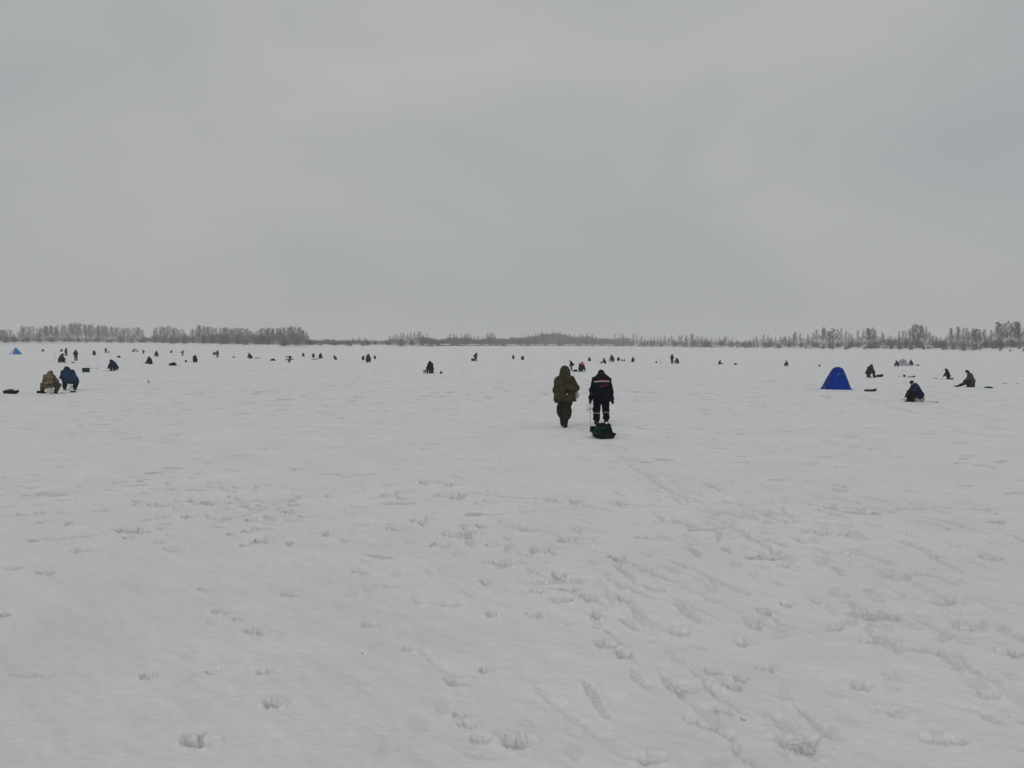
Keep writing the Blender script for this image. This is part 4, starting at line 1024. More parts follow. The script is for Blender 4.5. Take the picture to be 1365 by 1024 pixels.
# ---- tents
def make_tent(u, v, W, H, heading, cols, label, prof='bell', seam=None, door=True, skirt=None):
    """pop-up tent: four bulging panels between curved corner rods, zip door, vents, snow skirt"""
    p, d = ground_pt(u, v); e = empty('ice_fishing_tent', p, heading); n, m = 9, 12
    HX, HY = dict(bell=([0, .19, .35, .5, .66, .82, .90, .95, .985, 1.0], [1, .87, .76, .66, .54, .42, .345, .265, .15, .01]),
                  cone=([0, .25, .5, .75, .92, .98, 1.0], [1, .76, .52, .28, .11, .05, .004]), dome=([0, .2, .4, .6, .75, .88, .96, 1.0], [1, .92, .83, .70, .57, .40, .22, .01]))[prof]
    def half(t): return W / 2 * float(np.interp(zt(t), HX, HY))
    def zt(t): return math.sin(t * math.pi / 2)
    for k in range(4):
        V = []; F = []
        for i in range(m + 1):
            t = i / m; h_ = half(t); z = H * zt(t)
            for j in range(n + 1):
                s = -1 + 2 * j / n; bul = (1 - s * s) * (.03 * W * math.sin(math.pi * min(1, t * 1.1)) + .0)
                wri = .022 * math.sin(s * 7 + t * 11 + k * 2) * (1 - abs(s))
                x, y = s * h_, -(h_ + bul + wri); a = k * math.pi / 2
                V.append((x * math.cos(a) - y * math.sin(a) + .05 * W * (z / H) ** 1.5, x * math.sin(a) + y * math.cos(a), z))
        for i in range(m):
            for j in range(n): b = i * (n + 1) + j; F.append((b, b + 1, b + n + 2, b + n + 1))
        link_mesh('panel', MB().add(V, F).mesh('panel'), cols[k], e); e.children[-1].data.polygons.foreach_set('use_smooth', [True] * len(F))
        rp_ = []
        for i in range(m + 1):
            t = i / m; h_ = half(t) + .004; a = k * math.pi / 2; x, y = -h_, -h_
            rp_.append((x * math.cos(a) - y * math.sin(a) + .05 * W * zt(t) ** 1.5, x * math.sin(a) + y * math.cos(a), H * zt(t)))
        MB().tube(rp_, .018, 6).obj('corner_rod', seam or BLACK, e)
        sk = MB(); a0 = k * math.pi / 2; pts = []
        for j in range(13):
            s = -1 + 2 * j / 12; x, y = s * W / 2, -W / 2
            for o_, z_ in ((0, .10), (.10 + .05 * math.sin(j * 2.3 + k), .012 + .01 * math.sin(j * 3.1))):
                X_, Y_ = x * (1 + o_ / W * 2 * abs(s)), y - o_; pts.append((X_ * math.cos(a0) - Y_ * math.sin(a0), X_ * math.sin(a0) + Y_ * math.cos(a0), z_))
        sk.add(pts, [(2 * j, 2 * j + 1, 2 * j + 3, 2 * j + 2) for j in range(12)]).obj('snow_skirt', skirt or cols[k], e)
    if door:
        def onp(s, t, off): h_ = half(t); return (s * h_ + .05 * W * zt(t) ** 1.5, -(h_ + (1 - s * s) * .05 * W * math.sin(math.pi * min(1, t * 1.1)) + off), H * zt(t))
        MB().tube([onp(-.02, t, .006) for t in np.linspace(.05, .62, 10)], .006, 5).obj('zip', seam or BLACK, e)
        a_, b_, c_, d_ = onp(-.22, .49, .012), onp(.04, .49, .012), onp(.04, .515, .012), onp(-.22, .515, .012)
        MB().add([a_, b_, c_, d_] + [(x, y + .012, z) for x, y, z in (a_, b_, c_, d_)], [(0, 1, 2, 3), (7, 6, 5, 4), (0, 4, 5, 1), (1, 5, 6, 2), (2, 6, 7, 3), (3, 7, 4, 0)]).obj('label_patch', paint((.30, .38, .50)), e)
    tag(e, label, 'tent'); return e
TB = cloth('royal_blue_tent', (.001, .034, .28), (.001, .026, .22), 2.0, .8, .3); TB2 = cloth('dark_blue_seam', (.006, .014, .09), (.004, .01, .06), 3, .6, .1)
TL = cloth('light_blue_tent', (.008, .19, .56), (.006, .16, .48), 2.0, .6, .2); TW = cloth('white_tent', (.50, .50, .50), (.44, .44, .44), 2, .6, .2)
TG = cloth('grey_tent', (.20, .20, .20), (.13, .13, .13), 2, .7, .2)
TC = camo('winter_camouflage', [(.07, .08, .09), (.26, .27, .32), (.36, .37, .40), (.14, .15, .19)], 3.2)
pt_, dt_ = at(1115, 519.5)
make_tent(1114.6, 519.0, 38.5 * dt_ / FPX * .79, 28.5 * dt_ / FPX * 1.07, 6, [TB] * 4, 'bright blue pop-up fishing tent standing alone on the ice', seam=TB2)
_, dq = at(20.5, 472); make_tent(20.8, 472.5, 11.5 * dq / FPX, 9.3 * dq / FPX, 36, [TW, TL, TL, TW], 'light blue and white tent at the far left', prof='cone', door=False)
_, dq = at(180, 469); make_tent(180, 469.4, 5.8 * dq / FPX, 4.6 * dq / FPX, 30, [TG, TW, TG, TW], 'small far off grey tent left of the bent figure', prof='dome', door=False)
_, dq = at(1203, 488); make_tent(1203, 487.6, 11.5 * dq / FPX, 9.2 * dq / FPX, 12, [TC] * 4, 'grey winter camouflage tent beside two anglers', prof='dome', seam=paint((.1, .1, .12)), door=False)

# ================================================================== THE NEARER ANGLERS
CAMO = camo('brown_camouflage', [(.018, .016, .012), (.17, .095, .032), (.026, .026, .016), (.22, .16, .08), (.014, .013, .010)], 3.6)
CAMO2 = camo('grey_camouflage', [(.03, .03, .028), (.14, .135, .12), (.05, .05, .045), (.20, .19, .17)], 12.0)
CAMOD = camo('dark_camouflage', [(.016, .016, .014), (.045, .04, .03), (.022, .022, .018), (.06, .05, .035)], 9.0)
def scaled(M, J, vtop, vbot, d, top=None):
    t = max((v.co.z for v in (M.get('hood') or M.get('hat')).vertices)); return (vbot - vtop) * d / FPX / t
pc, dc = ground_pt(63.4, 524.3)
Jc = pose((0, 0, .47), 20, ((-.40, .18, 0), (.33, .12, 0)), ((-.16, .42, .52), (.16, .42, .52)), kneep=((-.7, .8, .5), (.7, .8, .5)), elbp=((-1, 0, -.3), (1, 0, -.3)), head=34)
Mc = figure_meshes('camo_angler', Jc, q=.018, hood='hood', coat=1.28, wr=.008)
s_ = scaled(Mc, Jc, 494.2, 525.6, dc)
build_person(Mc, pc, 0, s_, CAMO, CAMOD, CAMO2, 'person in a brown camouflage jacket sitting on a white bucket, seen from behind')
bucket(0, 0, .37 * s_, paint((.55, .55, .54), .4), 'white bucket under the person in camouflage', r=.17 * s_, loc=pc + Vector((.10, 0, 0)))
pb, db = ground_pt(95.0, 520.3)
Jb = pose((.04, -.05, .53), 34, ((-.30, .30, 0), (.14, .16, 0)), ((-.22, .46, .48), (-.04, .48, .48)), kneep=((-.5, .9, .5), (.2, .9, .5)), elbp=((-1, 0, -.3), (1, .2, -.4)), head=38, side=-24)
Mb = figure_meshes('blue_angler', Jb, q=.018, hood='hood', coat=1.22, wr=.007)
s_ = scaled(Mb, Jb, 488.8, 521, db); BLUE = cloth('blue_jacket', (.016, .040, .095), (.012, .030, .072), 7, .85, .3); NAVH = cloth('navy_hood', (.016, .022, .055))
build_person(Mb, pb, -26, s_, BLUE, cloth('slate_trousers', (.022, .027, .040)), NAVH, 'person in a blue jacket sitting on a folding stool beside the camouflaged one')
st = empty('folding_stool', pb, -10, s_); sm_ = paint((.05, .05, .055), .4, .5)
MB().box((.06, -.06, .375), (.40, .34, .03)).obj('seat', cloth('stool_canvas', (.02, .022, .03)), st)
for a_, b_ in (((-.16, -.22, 0), (.24, -.20, .36)), ((.28, -.22, 0), (-.12, -.20, .36)), ((-.16, .10, 0), (.24, .08, .36)), ((.28, .10, 0), (-.12, .08, .36))):
    MB().tube([a_, b_], .011, 6).obj('leg', sm_, st)
tag(st, 'folding stool with crossed thin legs under the person in blue', 'stool')
# things lying near them
sg = make_sledge('sledge', ground_pt(15.0, 525.4)[0], 84, .72, BLKP, 'black sledge tub with grey gear inside at the far left edge', L=.95, W=.42, H=.26)
e = empty('rolled_blanket', ground_pt(11.5, 525.4)[0] + Vector((0, 0, .12))); link_mesh('roll', soft('roll', [((-.1, 0, .03), (.1, .05, .06), .11, .09), ((.05, 0, .08), (.2, .05, .10), .07, .05)], .02, .05, noise=.012), cloth('grey_blanket', (.14, .14, .13)), e)
tag(e, 'grey blanket bundle in the left sledge', 'blanket')
bag1 = empty('dark_bag', ground_pt(55.5, 523.8)[0]); link_mesh('sack', soft('sack', [((-.18, 0, .08), (.1, 0, .08), .09, .07), ((.1, 0, .06), (.3, 0, .05), .06, .04)], .018, .04, noise=.006), BLACK, bag1); tag(bag1, 'black bag lying left of the person in camouflage', 'bag')
fishing_rod((81.5, 523.9), (93, 524.6), 'pale rod lying in front of the folding stool', .014, wood=(.35, .35, .35))
gcase = empty('green_case', ground_pt(97.5, 523.0)[0], 70); MB().box((0, 0, .05), (.13, .28, .09)).obj('case', paint((.012, .09, .055), .5), gcase); MB().box((0, 0, .105), (.13, .28, .02)).obj('lid', paint((.012, .07, .045), .5), gcase); tag(gcase, 'small green case on the snow under the blue person', 'case')
fishing_box(ground_pt(114.6, 496.6)[0], 5, .62, .42, .50, paint((.014, .028, .024), .6), 'dark green box standing alone right of the person in blue')
fishing_rod((117, 491.5), (129, 491.8), 'thin rod lying between the green box and the leaning stick')
pole(129.5, 493.3, 484.6, 'thin stick leaning right beside the dark green box', du=2.2)
pole(198.7, 511.8, 505.2, 'lone stick leaning left in open snow', du=-2.4, r=.018)
# navy angler on the white box at right
pe, de = ground_pt(1221, 535.6)
Je = pose((0, -.14, .40), 26, ((-.14, .22, .0), (.12, .30, .0)), ((-.10, .46, .28), (.10, .48, .30)), kneep=((-.3, .7, .8), (.3, .7, .8)), elbp=((-.8, -.2, -.6), (.8, -.2, -.6)), head=22)
Me = figure_meshes('navy_angler', Je, q=.018, hood='cap', coat=1.25, wr=.007)
s_ = scaled(Me, Je, 506.8, 536.5, de); NAV2 = cloth('navy_jacket', (.013, .018, .050), (.009, .013, .036), 7, .85, .3)
en = build_person(Me, pe, -82, s_, NAV2, BLACK, BLACK, 'person in a navy jacket and black cap hunched on a white box')
link_mesh('fallen_hood', soft('fallen_hood', [(Je['neck'] - A3(.1, .08, -.02), Je['neck'] - A3(-.1, .08, -.02), .085, .085), (Je['neck'] - A3(0, .05, -.05), Je['neck'] - A3(0, .13, 0), .09, .08)], .018, .05, noise=.006), NAV2, en)
link_mesh('shoulder_piping', surface('shoulder_piping', lambda P: np.maximum(field(P, Me['_K'][0], .045, Me['_K'][1], .007, 9, 1) - .008, np.abs((P - Je['neck']) @ Je['up'] + .10 + .5 * (P[..., 1] - Je['neck'][1])) - .009), Je['neck'] - .32, Je['neck'] + .32, .011), paint((.28, .3, .36)), en)
bxp = Vector(tuple(pe)) + Vector((.19 * s_, .03, 0))
fishing_box(bxp, -82, .36 * s_, .42 * s_, .28 * s_, paint((.42, .41, .36), .6), 'white foam box used as a seat by the person in navy', lid=paint((.46, .45, .40), .6))
fishing_rod((1208.5, 533.0), (1200.5, 532.6), 'short rod in front of the person in navy', .016)
fishing_rod((1250, 536.6), (1233, 535.2), 'long thin rod lying behind the white box seat', .013)
MAT_ = paint((.01, .012, .014), .7)
make_sledge('sledge', ground_pt(1160.5, 522.0)[0], 92, .84, BLKP, 'empty black sledge tub right of the bright blue tent', L=.86, W=.40, H=.17)
pole(1110.6, 489.2, 482.4, 'thin pole rising just behind the blue tent')
# angler sitting on the blue bucket
# ================================================================== ALL THE OTHER ANGLERS
ARCH = {}
def arch(name, **k):
    hood = k.pop('hood', 'hood'); coat = k.pop('coat', 1.15); J = pose(**k)
    M = figure_meshes('angler_' + name, J, q=.030, hood=hood, coat=coat); hm = M.get('hood') or M.get('hat')
    ARCH[name] = (M, max(v.co.z for v in hm.vertices), J)
arch('stand', hip=(0, 0, .93), lean=5, feet=((-.13, 0, 0), (.13, .06, 0)), hands=((-.20, .22, 1.0), (.20, .22, 1.0)), head=14)
arch('stand_cap', hood='earflap', hip=(0, 0, .93), lean=8, feet=((-.12, -.12, 0), (.12, .14, 0)), hands=((-.30, .10, .76), (.30, .10, .76)), head=14)
arch('bent', hood='cap', hip=(0, -.16, .84), lean=62, feet=((-.14, 0, 0), (.14, .05, 0)), hands=((-.10, .36, .36), (.12, .38, .34)), head=20)
arch('stoop', hood='cap', hip=(0, -.10, .86), lean=34, feet=((-.13, -.02, 0), (.13, .08, 0)), hands=((-.16, .34, .72), (.18, .30, .74)), head=34)
arch('squat', hip=(0, -.20, .30), lean=34, feet=((-.16, .06, 0), (.16, .06, 0)), hands=((-.12, .46, .28), (.12, .46, .28)), kneep=((-.5, 1, .9), (.5, 1, .9)), head=30)
arch('sit', hip=(0, -.08, .45), lean=26, feet=((-.22, .38, 0), (.22, .34, 0)), hands=((-.12, .48, .45), (.12, .48, .45)), kneep=((-.4, 1, .7), (.4, 1, .7)), head=32)
arch('sit_cap', hood='earflap', hip=(0, -.08, .45), lean=18, feet=((-.26, .40, 0), (.20, .30, 0)), hands=((-.15, .42, .50), (.12, .48, .40)), kneep=((-.4, 1, .7), (.4, 1, .7)), head=26)
arch('legs_out', hip=(0, -.1, .27), lean=22, feet=((-.14, .72, .02), (.16, .66, .02)), hands=((-.12, .42, .38), (.12, .42, .38)), kneep=((-.3, .3, 1), (.3, .3, 1)), toes=((0, .10, .10), (0, .10, .10)), head=30)
arch('one_leg', hood='earflap', hip=(0, -.05, .45), lean=20, feet=((-.10, .80, .02), (.20, .06, 0)), hands=((-.10, .36, .50), (.14, .38, .48)), kneep=((-.1, .3, 1), (.3, 1, .5)), head=32)
arch('kneel', hip=(0, -.06, .42), lean=16, feet=((-.14, -.46, .02), (.14, -.46, .02)), hands=((-.14, .36, .40), (.14, .36, .40)), kneep=((-.1, 1, -.6), (.1, 1, -.6)), toes=((0, -.06, -.06), (0, -.06, -.06)), head=30)
SEAT = dict(sit=.34, sit_cap=.34, legs_out=.17, one_leg=.34)
C = dict(k=(.007, .007, .008), n=(.007, .009, .024), b=(.024, .014, .011), g=(.018, .018, .019), o=(.022, .021, .014), m=(.034, .009, .011), d=(.012, .012, .012), s=(.04, .05, .07), e=(.010, .017, .014))
G_A = 'anglers scattered over the far ice'
def angler(a, u, vt, vb, hd, jc, tc_, hc, label, seat=None, seatmat=None, seath=None):
    M, top, J = ARCH[a]; p, d = ground_pt(u, vb); s = (vb - vt) * d / FPX / top; s = min(max(s, .62), 1.35)
    g_ = lambda c: c if not isinstance(c, str) else cl(C[c])
    build_person(M, p, hd, s, g_(jc), g_(tc_), g_(hc), label, G_A)
    if a in SEAT:
        h = SEAT[a] * s; r = math.radians(hd); yb = J['hip'][1] * s
        lp = Vector((p.x + math.sin(r) * yb, p.y + math.cos(r) * yb, p.z))
        if seat == 'bucket': bucket(0, 0, h, seatmat, 'bucket seat under the ' + label.split(',')[0].split(' with ')[0], r=.16 * s, loc=lp)
        else:
            lb = 'dark box seat under the ' + label
            fishing_box(lp, hd, .40 * s, .30 * s, h, seatmat or paint((.03, .032, .034), .6), ' '.join(lb.split()[:16]), 'fishing boxes used as seats')
    return p, d, s
angler('squat', 57.5, 465.0, 468.7, -60, 'd', 'k', 'd', 'tiny crouching figure between the light blue tent and the twin poles')
fishing_rod((56, 468.8), (53, 468.9), 'dark rod left of the tiny crouching figure', .03)
pole(72.3, 483.0, 470.0, 'left of the twin thin poles on the left ice'); pole(74.0, 480.0, 471.5, 'right of the twin thin poles on the left ice', r=.010)
angler('squat', 81.8, 464.8, 468.9, 20, 'd', 'd', 'd', 'tiny seated figure seen just above the big dark seated one')
angler('stand_cap', 87.8, 463.3, 474.6, 30, 'd', 'k', 'g', 'standing figure directly right of the big dark seated one')
angler('sit', 80.8, 471.0, 483.6, 35, cl((.030, .024, .024)), 'd', 'd', 'stout dark seated figure right of the twin poles')
fishing_rod((85, 483.2), (89.5, 484.4), 'short rod in front of the stout dark seated figure', .02)
angler('stand', 100.8, 466.0, 481.0, 4, cl((.032, .016, .013)), cl((.03, .014, .012)), cl((.032, .018, .015)), 'standing figure in dark brown seen from behind')
e = empty('blue_bag', ground_pt(97.5, 484.4)[0]); link_mesh('sack', soft('sack', [((-.18, 0, .09), (.18, 0, .09), .10, .09)], .025, .03, noise=.008), cl((.02, .05, .18)), e); tag(e, 'small blue bag at the feet of the brown standing figure', 'bag')
angler('sit', 125.2, 466.8, 473.8, -15, 'd', 'd', 'd', 'small dark figure sitting right of the brown standing one')
fishing_rod((127, 473.6), (133, 473.8), 'faint rod right of the small dark figure', .02)
angler('stand_cap', 140.8, 463.3, 471.0, 10, 'd', 'k', 'k', 'slim figure standing far off right of the small seated one')
pole(146.5, 476.5, 470.5, 'thin pole right of the slim standing figure'); 
backpack(144.8, 470.4, 1.0, cl((.03, .03, .03)), 'tiny dark bag beside the slim standing figure')
backpack(158.3, 476.8, 1.15, cl(C['k']), 'slanting dark backpack above the figure in dark blue', 20, True)
angler('squat', 151.6, 479.0, 494.7, -72, cl((.012, .014, .045)), cl((.012, .014, .036)), cl((.012, .014, .04)), 'crouching figure in dark blue with a dark rod on the snow')
fishing_rod((149, 494.3), (136, 494.5), 'dark rod left of the crouching figure in dark blue', .016)
angler('stoop', 191.6, 466.0, 472.0, -70, 'd', 'g', 'd', 'bent standing figure right of the small grey tent')
pole(190.4, 485.0, 473.5, 'upright pole beside the figure with stretched legs')
angler('legs_out', 200.0, 475.0, 485.6, -62, 'k', 'k', 'k', 'black figure sitting with legs stretched left to a pole')
angler('sit', 209.2, 467.6, 475.4, -50, 'g', 'g', 'd', 'grey figure sitting right of the bent one')
fishing_rod((208, 475.3), (205, 475.4), 'dark rod left of the grey seated figure', .03)
angler('squat', 228.2, 466.8, 470.7, 0, 'd', 'd', 'd', 'very small far figure left of the leaning one')
pole(222.2, 470.9, 467.8, 'faint short stake left of the very small far figure', r=.02)
angler('stoop', 243.0, 466.5, 474.5, 62, 'd', 'd', 'd', 'figure leaning left above the seated one with a long rod')
backpack(230.4, 487.6, 1.35, cl(C['k']), 'large round black backpack lying alone on the snow', 0, True)
fishing_rod((239, 487.2), (243, 487.3), 'small pale stick right of the round black backpack', .02, wood=(.2, .2, .2))
angler('sit_cap', 259.6, 472.6, 483.2, -8, 'k', 'k', 'k', 'black figure sitting with a long rod reaching left')
fishing_rod((256, 482.3), (248.5, 482.1), 'rod between the small bag and the black seated figure', .016)
backpack(247.8, 482.9, .8, cl(C['g']), 'small bag at the end of the rod', 0, False)
backpack(285.8, 473.3, 1.5, cl(C['k']), 'tall dark backpack beside the navy standing figure')
angler('stand_cap', 289.7, 466.8, 476.9, 8, 'n', 'n', 'k', 'navy figure standing beside a tall dark backpack')
backpack(311.4, 476.9, .8, cl(C['k']), 'flat dark bag right of the navy standing figure', 0, True)
angler('squat', 333.4, 470.3, 477.6, -90, 'd', 'd', 'g', 'crouching figure left of the flat reddish sledge')
fishing_box(ground_pt(333.9, 478.1)[0], 0, .75, .45, .35, paint((.016, .016, .018)), 'dark box in front of the crouching figure')
make_sledge('sledge', ground_pt(343, 477.8)[0], 88, 1.0, paint((.07, .035, .035)), 'flat dull red sledge right of the crouching figure', L=1.15, W=.45, H=.16)
backpack(363.8, 481.0, 1.2, cl(C['k']), 'tilted black backpack between the red sledge and a thin pole', -20, True)
pole(378.7, 479.2, 471.5, 'thin pole left of the hunched figure with a sledge')
angler('bent', 387.2, 473.9, 480.5, -80, 'k', 'k', 'k', 'hunched black figure bending over a dark sledge')
make_sledge('sledge', ground_pt(386.0, 480.2)[0], 90, 1.0, BLKP, 'dark sledge under the hunched black figure', L=1.5, W=.5, H=.20)
backpack(382.6, 476.6, .8, cl(C['k']), 'small dark bag left of the hunched black figure', 0, True)
backpack(385.4, 483.0, .85, cl(C['k']), 'black bag in front of the dark sledge', 0, False)
angler('sit', 404.0, 470.0, 475.4, 150, 'd', 'd', 'd', 'small figure with spread legs left of the maroon one')
fishing_rod((405, 475.4), (407.5, 475.9), 'tiny rod in front of the spread legged figure', .03)
angler('sit', 417.4, 470.6, 476.8, 0, cl((.04, .022, .026)), 'd', cl((.04, .022, .026)), 'small seated figure in dark maroon')
make_sledge('sledge', ground_pt(420, 479.4)[0], 84, 1.0, BLKP, 'small black sledge below the dark maroon figure', L=1.3, W=.4, H=.16)
angler('sit', 426.8, 470.4, 478.3, 10, 'e', 'd', 'e', 'pointed dark figure sitting right of the maroon one')
angler('stoop', 446.4, 473.0, 479.4, -80, 'k', 'n', 'k', 'black figure bent low left of the seated trio')
backpack(447.8, 479.6, 1.0, cl(C['n']), 'dark bag at the feet of the low bent black figure')
angler('sit', 484.4, 473.6, 480.2, -20, 'd', 'd', 'd', 'leftmost of the seated trio, partly hidden')
angler('sit', 490.3, 469.8, 483.0, 6, cl((.026, .014, .016)), 'k', 'k', 'largest of the seated trio, black and dark maroon')
angler('sit', 499.5, 473.5, 478.7, 0, 'g', 'g', 'd', 'rightmost and smallest of the seated trio')
angler('sit', 574.3, 480.8, 497.6, -25, 'k', 'k', 'k', 'lone black angler sitting between a clear bucket and a small bag')
bucket(566, 497.6, .42, paint((.26, .27, .28), .3), 'pale half clear bucket left of the lone black angler', r=.19)
backpack(588, 498.2, .55, cl(C['k']), 'small dark bag right of the lone black angler')
fishing_rod((569, 498.5), (582, 498.6), 'thin rod lying in front of the lone black angler', .014)
pole(615.5, 481.2, 475.8, 'thin pole left of the leaning figure with a light sleeve')
p_, d_, s_ = angler('stoop', 633.4, 470.0, 481.2, 50, 'k', 'k', 'k', 'leaning black figure beside a dark box')
fishing_box(ground_pt(630.6, 481.3)[0], 10, .70, .5, .55, paint((.014, .015, .018)), 'dark box under the leaning black figure')
angler('sit', 684.2, 473.0, 478.8, 0, 'd', 'd', 'd', 'left of the two small figures in the middle of the ice')
angler('squat', 696.4, 474.0, 480.2, 15, 'k', 'k', 'k', 'right of the two small figures in the middle of the ice')
angler('stoop', 762.5, 479.8, 493.5, -75, 'm', 'd', cl((.05, .018, .02)), 'figure in maroon bending beside the olive hood')
backpack(766.8, 495.6, .80, cl(C['k']), 'flat black bag left of the angler with the orange top', 0, True)
ORG = cloth('orange_fabric', (.50, .12, .085), (.36, .09, .065), 7)
p_, d_, s_ = angler('legs_out', 774.6, 482.0, 495.2, 28, cl((.008, .020, .018)), cl((.018, .016, .030)), ORG, 'angler with an orange hood sitting on a teal mat with legs stretched right')
eo = COL.objects[[o.name for o in COL.objects if o.get('label', '').startswith('angler with an orange hood')][0]]
M_, _, J_ = ARCH['legs_out']; link_mesh('orange_shoulders', surface('orange_shoulders', lambda P: np.maximum(field(P, M_['_K'][0], .045) - .022, -((P - J_['neck']) @ J_['up']) - .10), J_['neck'] - .34, J_['neck'] + .34, .028), ORG, eo)
e = empty('foam_mat', ground_pt(774.8, 496.0)[0], 10); MB().box((0, 0, .02), (.95, .8, .035)).obj('foam', paint((.02, .12, .12)), e); tag(e, 'teal mat under the angler with the orange hood', 'mat')
pole(781.0, 481.0, 471.0, 'thin pole above the angler with the orange hood', r=.009)
angler('sit_cap', 786.2, 475.4, 481.7, -60, 'k', 'k', 'd', 'small black figure between the orange hood and the next pole')
pole(796.0, 483.0, 475.3, 'thin pole left of the figure with legs stretched left', r=.016)
angler('legs_out', 806.0, 476.8, 484.7, -78, 'k', 'k', 'd', 'figure with legs stretched left above the navy walker')
angler('sit', 816.6, 472.7, 482.2, -45, 'd', 'd', 'k', 'tallest seated figure above the navy walker')
backpack(824.4, 481.0, 1.45, cl(C['k']), 'upright black backpack right of the tallest seated figure')
backpack(829.0, 481.6, .75, cl(C['g']), 'left of two small dark bags', 0, False, 'two small dark bags'); backpack(832.2, 481.6, .75, cl(C['g']), 'right of two small dark bags', 0, False, 'two small dark bags')
angler('sit_cap', 843.9, 475.6, 482.8, 0, 'k', 'k', 'k', 'compact black figure sitting right of the two small bags')
fishing_rod((842, 482.7), (836, 482.6), 'thin rod left of the compact black figure', .018)
backpack(874.8, 484.0, .72, cl(C['k']), 'tiny dark bag left of the ice auger')
ice_auger(881.0, 485.5, 477.0, 'ice auger standing upright in the snow left of the standing pair')
angler('stand', 895.4, 471.8, 484.7, 55, 'k', 'k', 'k', 'slim black figure standing with an auger, next to a seated one')
ice_auger(898.5, 484.6, 478.0, 'ice auger held in front of the slim standing figure')
angler('sit', 903.2, 476.8, 484.9, -40, 'd', 'd', 'd', 'dark figure sitting right of the slim standing one')
angler('legs_out', 959.0, 479.8, 485.9, 84, 'd', 'd', 'd', 'figure with legs stretched right and a raised rod')
pole(959.6, 481.0, 476.5, 'raised thin rod above the figure with legs stretched right', r=.012)
fishing_box(ground_pt(980.3, 486.3)[0], 0, .40, .35, .36, paint((.02, .02, .022)), 'small black box alone right of the figure with a raised rod')
fishing_rod((982, 486.3), (985, 486.4), 'pale stick right of the small black box', .03, wood=(.18, .18, .18))
angler('sit_cap', 1048.9, 480.0, 488.0, -60, 'k', 'k', 'k', 'black figure sitting left of the blue tent, elbow out to the left')
backpack(1092.3, 488.7, .65, cl(C['g']), 'tiny dark bag left of the blue tent')
BB = paint((.012, .03, .20), .5)
p_, d_, s_ = angler('sit', 1158.2, 485.4, 503.4, 62, cl((.034, .018, .013)), cl((.03, .018, .014)), cl((.034, .02, .014)), 'figure in a dark brown coat sitting on a blue bucket', 'bucket', BB)
make_sledge('sledge', ground_pt(1171.3, 502.6)[0], 86, 1.0, BLKP, 'loaded dark sledge beside the figure on the blue bucket', L=.95, W=.42, H=.20)
e = empty('gear_bundle', ground_pt(1171.8, 502.6)[0] + Vector((0, 0, .06))); link_mesh('bundle', soft('bundle', [((-.25, 0, .1), (.15, 0, .14), .10, .12), ((.1, 0, .2), (.38, .02, .26), .05, .03)], .022, .04, noise=.012), cl(C['d']), e)
MB().tube([(.2, 0, .22), (.5, .05, .36)], .012, 6).obj('stick', paint((.2, .2, .2)), e); tag(e, 'dark gear bundle with a stick in the loaded sledge', 'bundle')
bucket(1205.4, 502.6, .30, paint((.02, .022, .024), .5), 'black bucket above the person in navy', r=.13)
make_sledge('sledge', ground_pt(1215.3, 502.9)[0], 86, 1.0, BLKP, 'flat black sledge right of the black bucket', L=.72, W=.35, H=.10)
fishing_rod((1198, 502.6), (1202, 502.5), 'pale stick left of the black bucket', .022, wood=(.22, .22, .22))
angler('sit_cap', 1195.9, 479.9, 488.8, -70, 'k', 'k', 'k', 'black figure pressed against the left side of the camouflage tent')
angler('sit', 1215.2, 479.6, 487.4, -25, 'g', 'd', 'g', 'grey figure sitting right of the camouflage tent')
pole(1219.6, 487.2, 480.5, 'thin pole right of the camouflage tent', r=.011)
fishing_box(ground_pt(1223.3, 487.6)[0], 0, .46, .36, .26, paint((.014, .014, .016)), 'small black box right of the thin pole by the camouflage tent')
angler('kneel', 1263.2, 490.8, 505.6, -42, 'k', 'k', 'k', 'black figure kneeling with its back bowed, left of the brown camouflaged one')
fishing_rod((1258, 505.0), (1250, 504.8), 'thin rod in front of the kneeling black figure', .014)
fishing_rod((1248.5, 504.6), (1243, 503.0), 'curved dark stick left of the kneeling black figure', .022)
angler('one_leg', 1294.6, 492.6, 516.2, -68, CAMOD, cl((.02, .02, .017)), cl((.035, .024, .018)), 'figure in dark camouflage sitting with one leg stretched left')
fishing_rod((1279, 514.8), (1269.5, 514.2), 'dark rod at the foot of the stretched leg', .02)
e = empty('duffel_bag', ground_pt(1318, 517.6)[0], 92); link_mesh('sack', soft('sack', [((0, -.22, .08), (0, .22, .08), .085, .075), ((0, -.3, .06), (0, .28, .05), .05, .04)], .02, .04, noise=.008), cl((.035, .065, .13)), e)
MB().tube([(.08, -.1, .08), (.06, 0, .19), (.08, .1, .08)], .012, 6).obj('handle', cl(C['n']), e); tag(e, 'slate blue duffel bag lying right of the dark camouflaged figure', 'bag')
e = empty('orange_glove', ground_pt(1309, 517.0)[0], 80); link_mesh('palm', soft('palm', [((0, -.05, .03), (0, .05, .03), .035, .03)] + [((-.03 + .02 * k, .06, .028), (-.036 + .024 * k, .13, .02), .012, .010) for k in range(4)], .012, .01), cloth('pale_orange', (.5, .27, .17)), e); tag(e, 'pale orange glove beside the slate blue duffel bag', 'glove')
fishing_rod((1337, 511.6), (1344, 512.4), 'dark twig on open snow at the far right', .02); fishing_rod((1357, 512.4), (1352, 512.2), 'short twig nearest the right edge', .02)

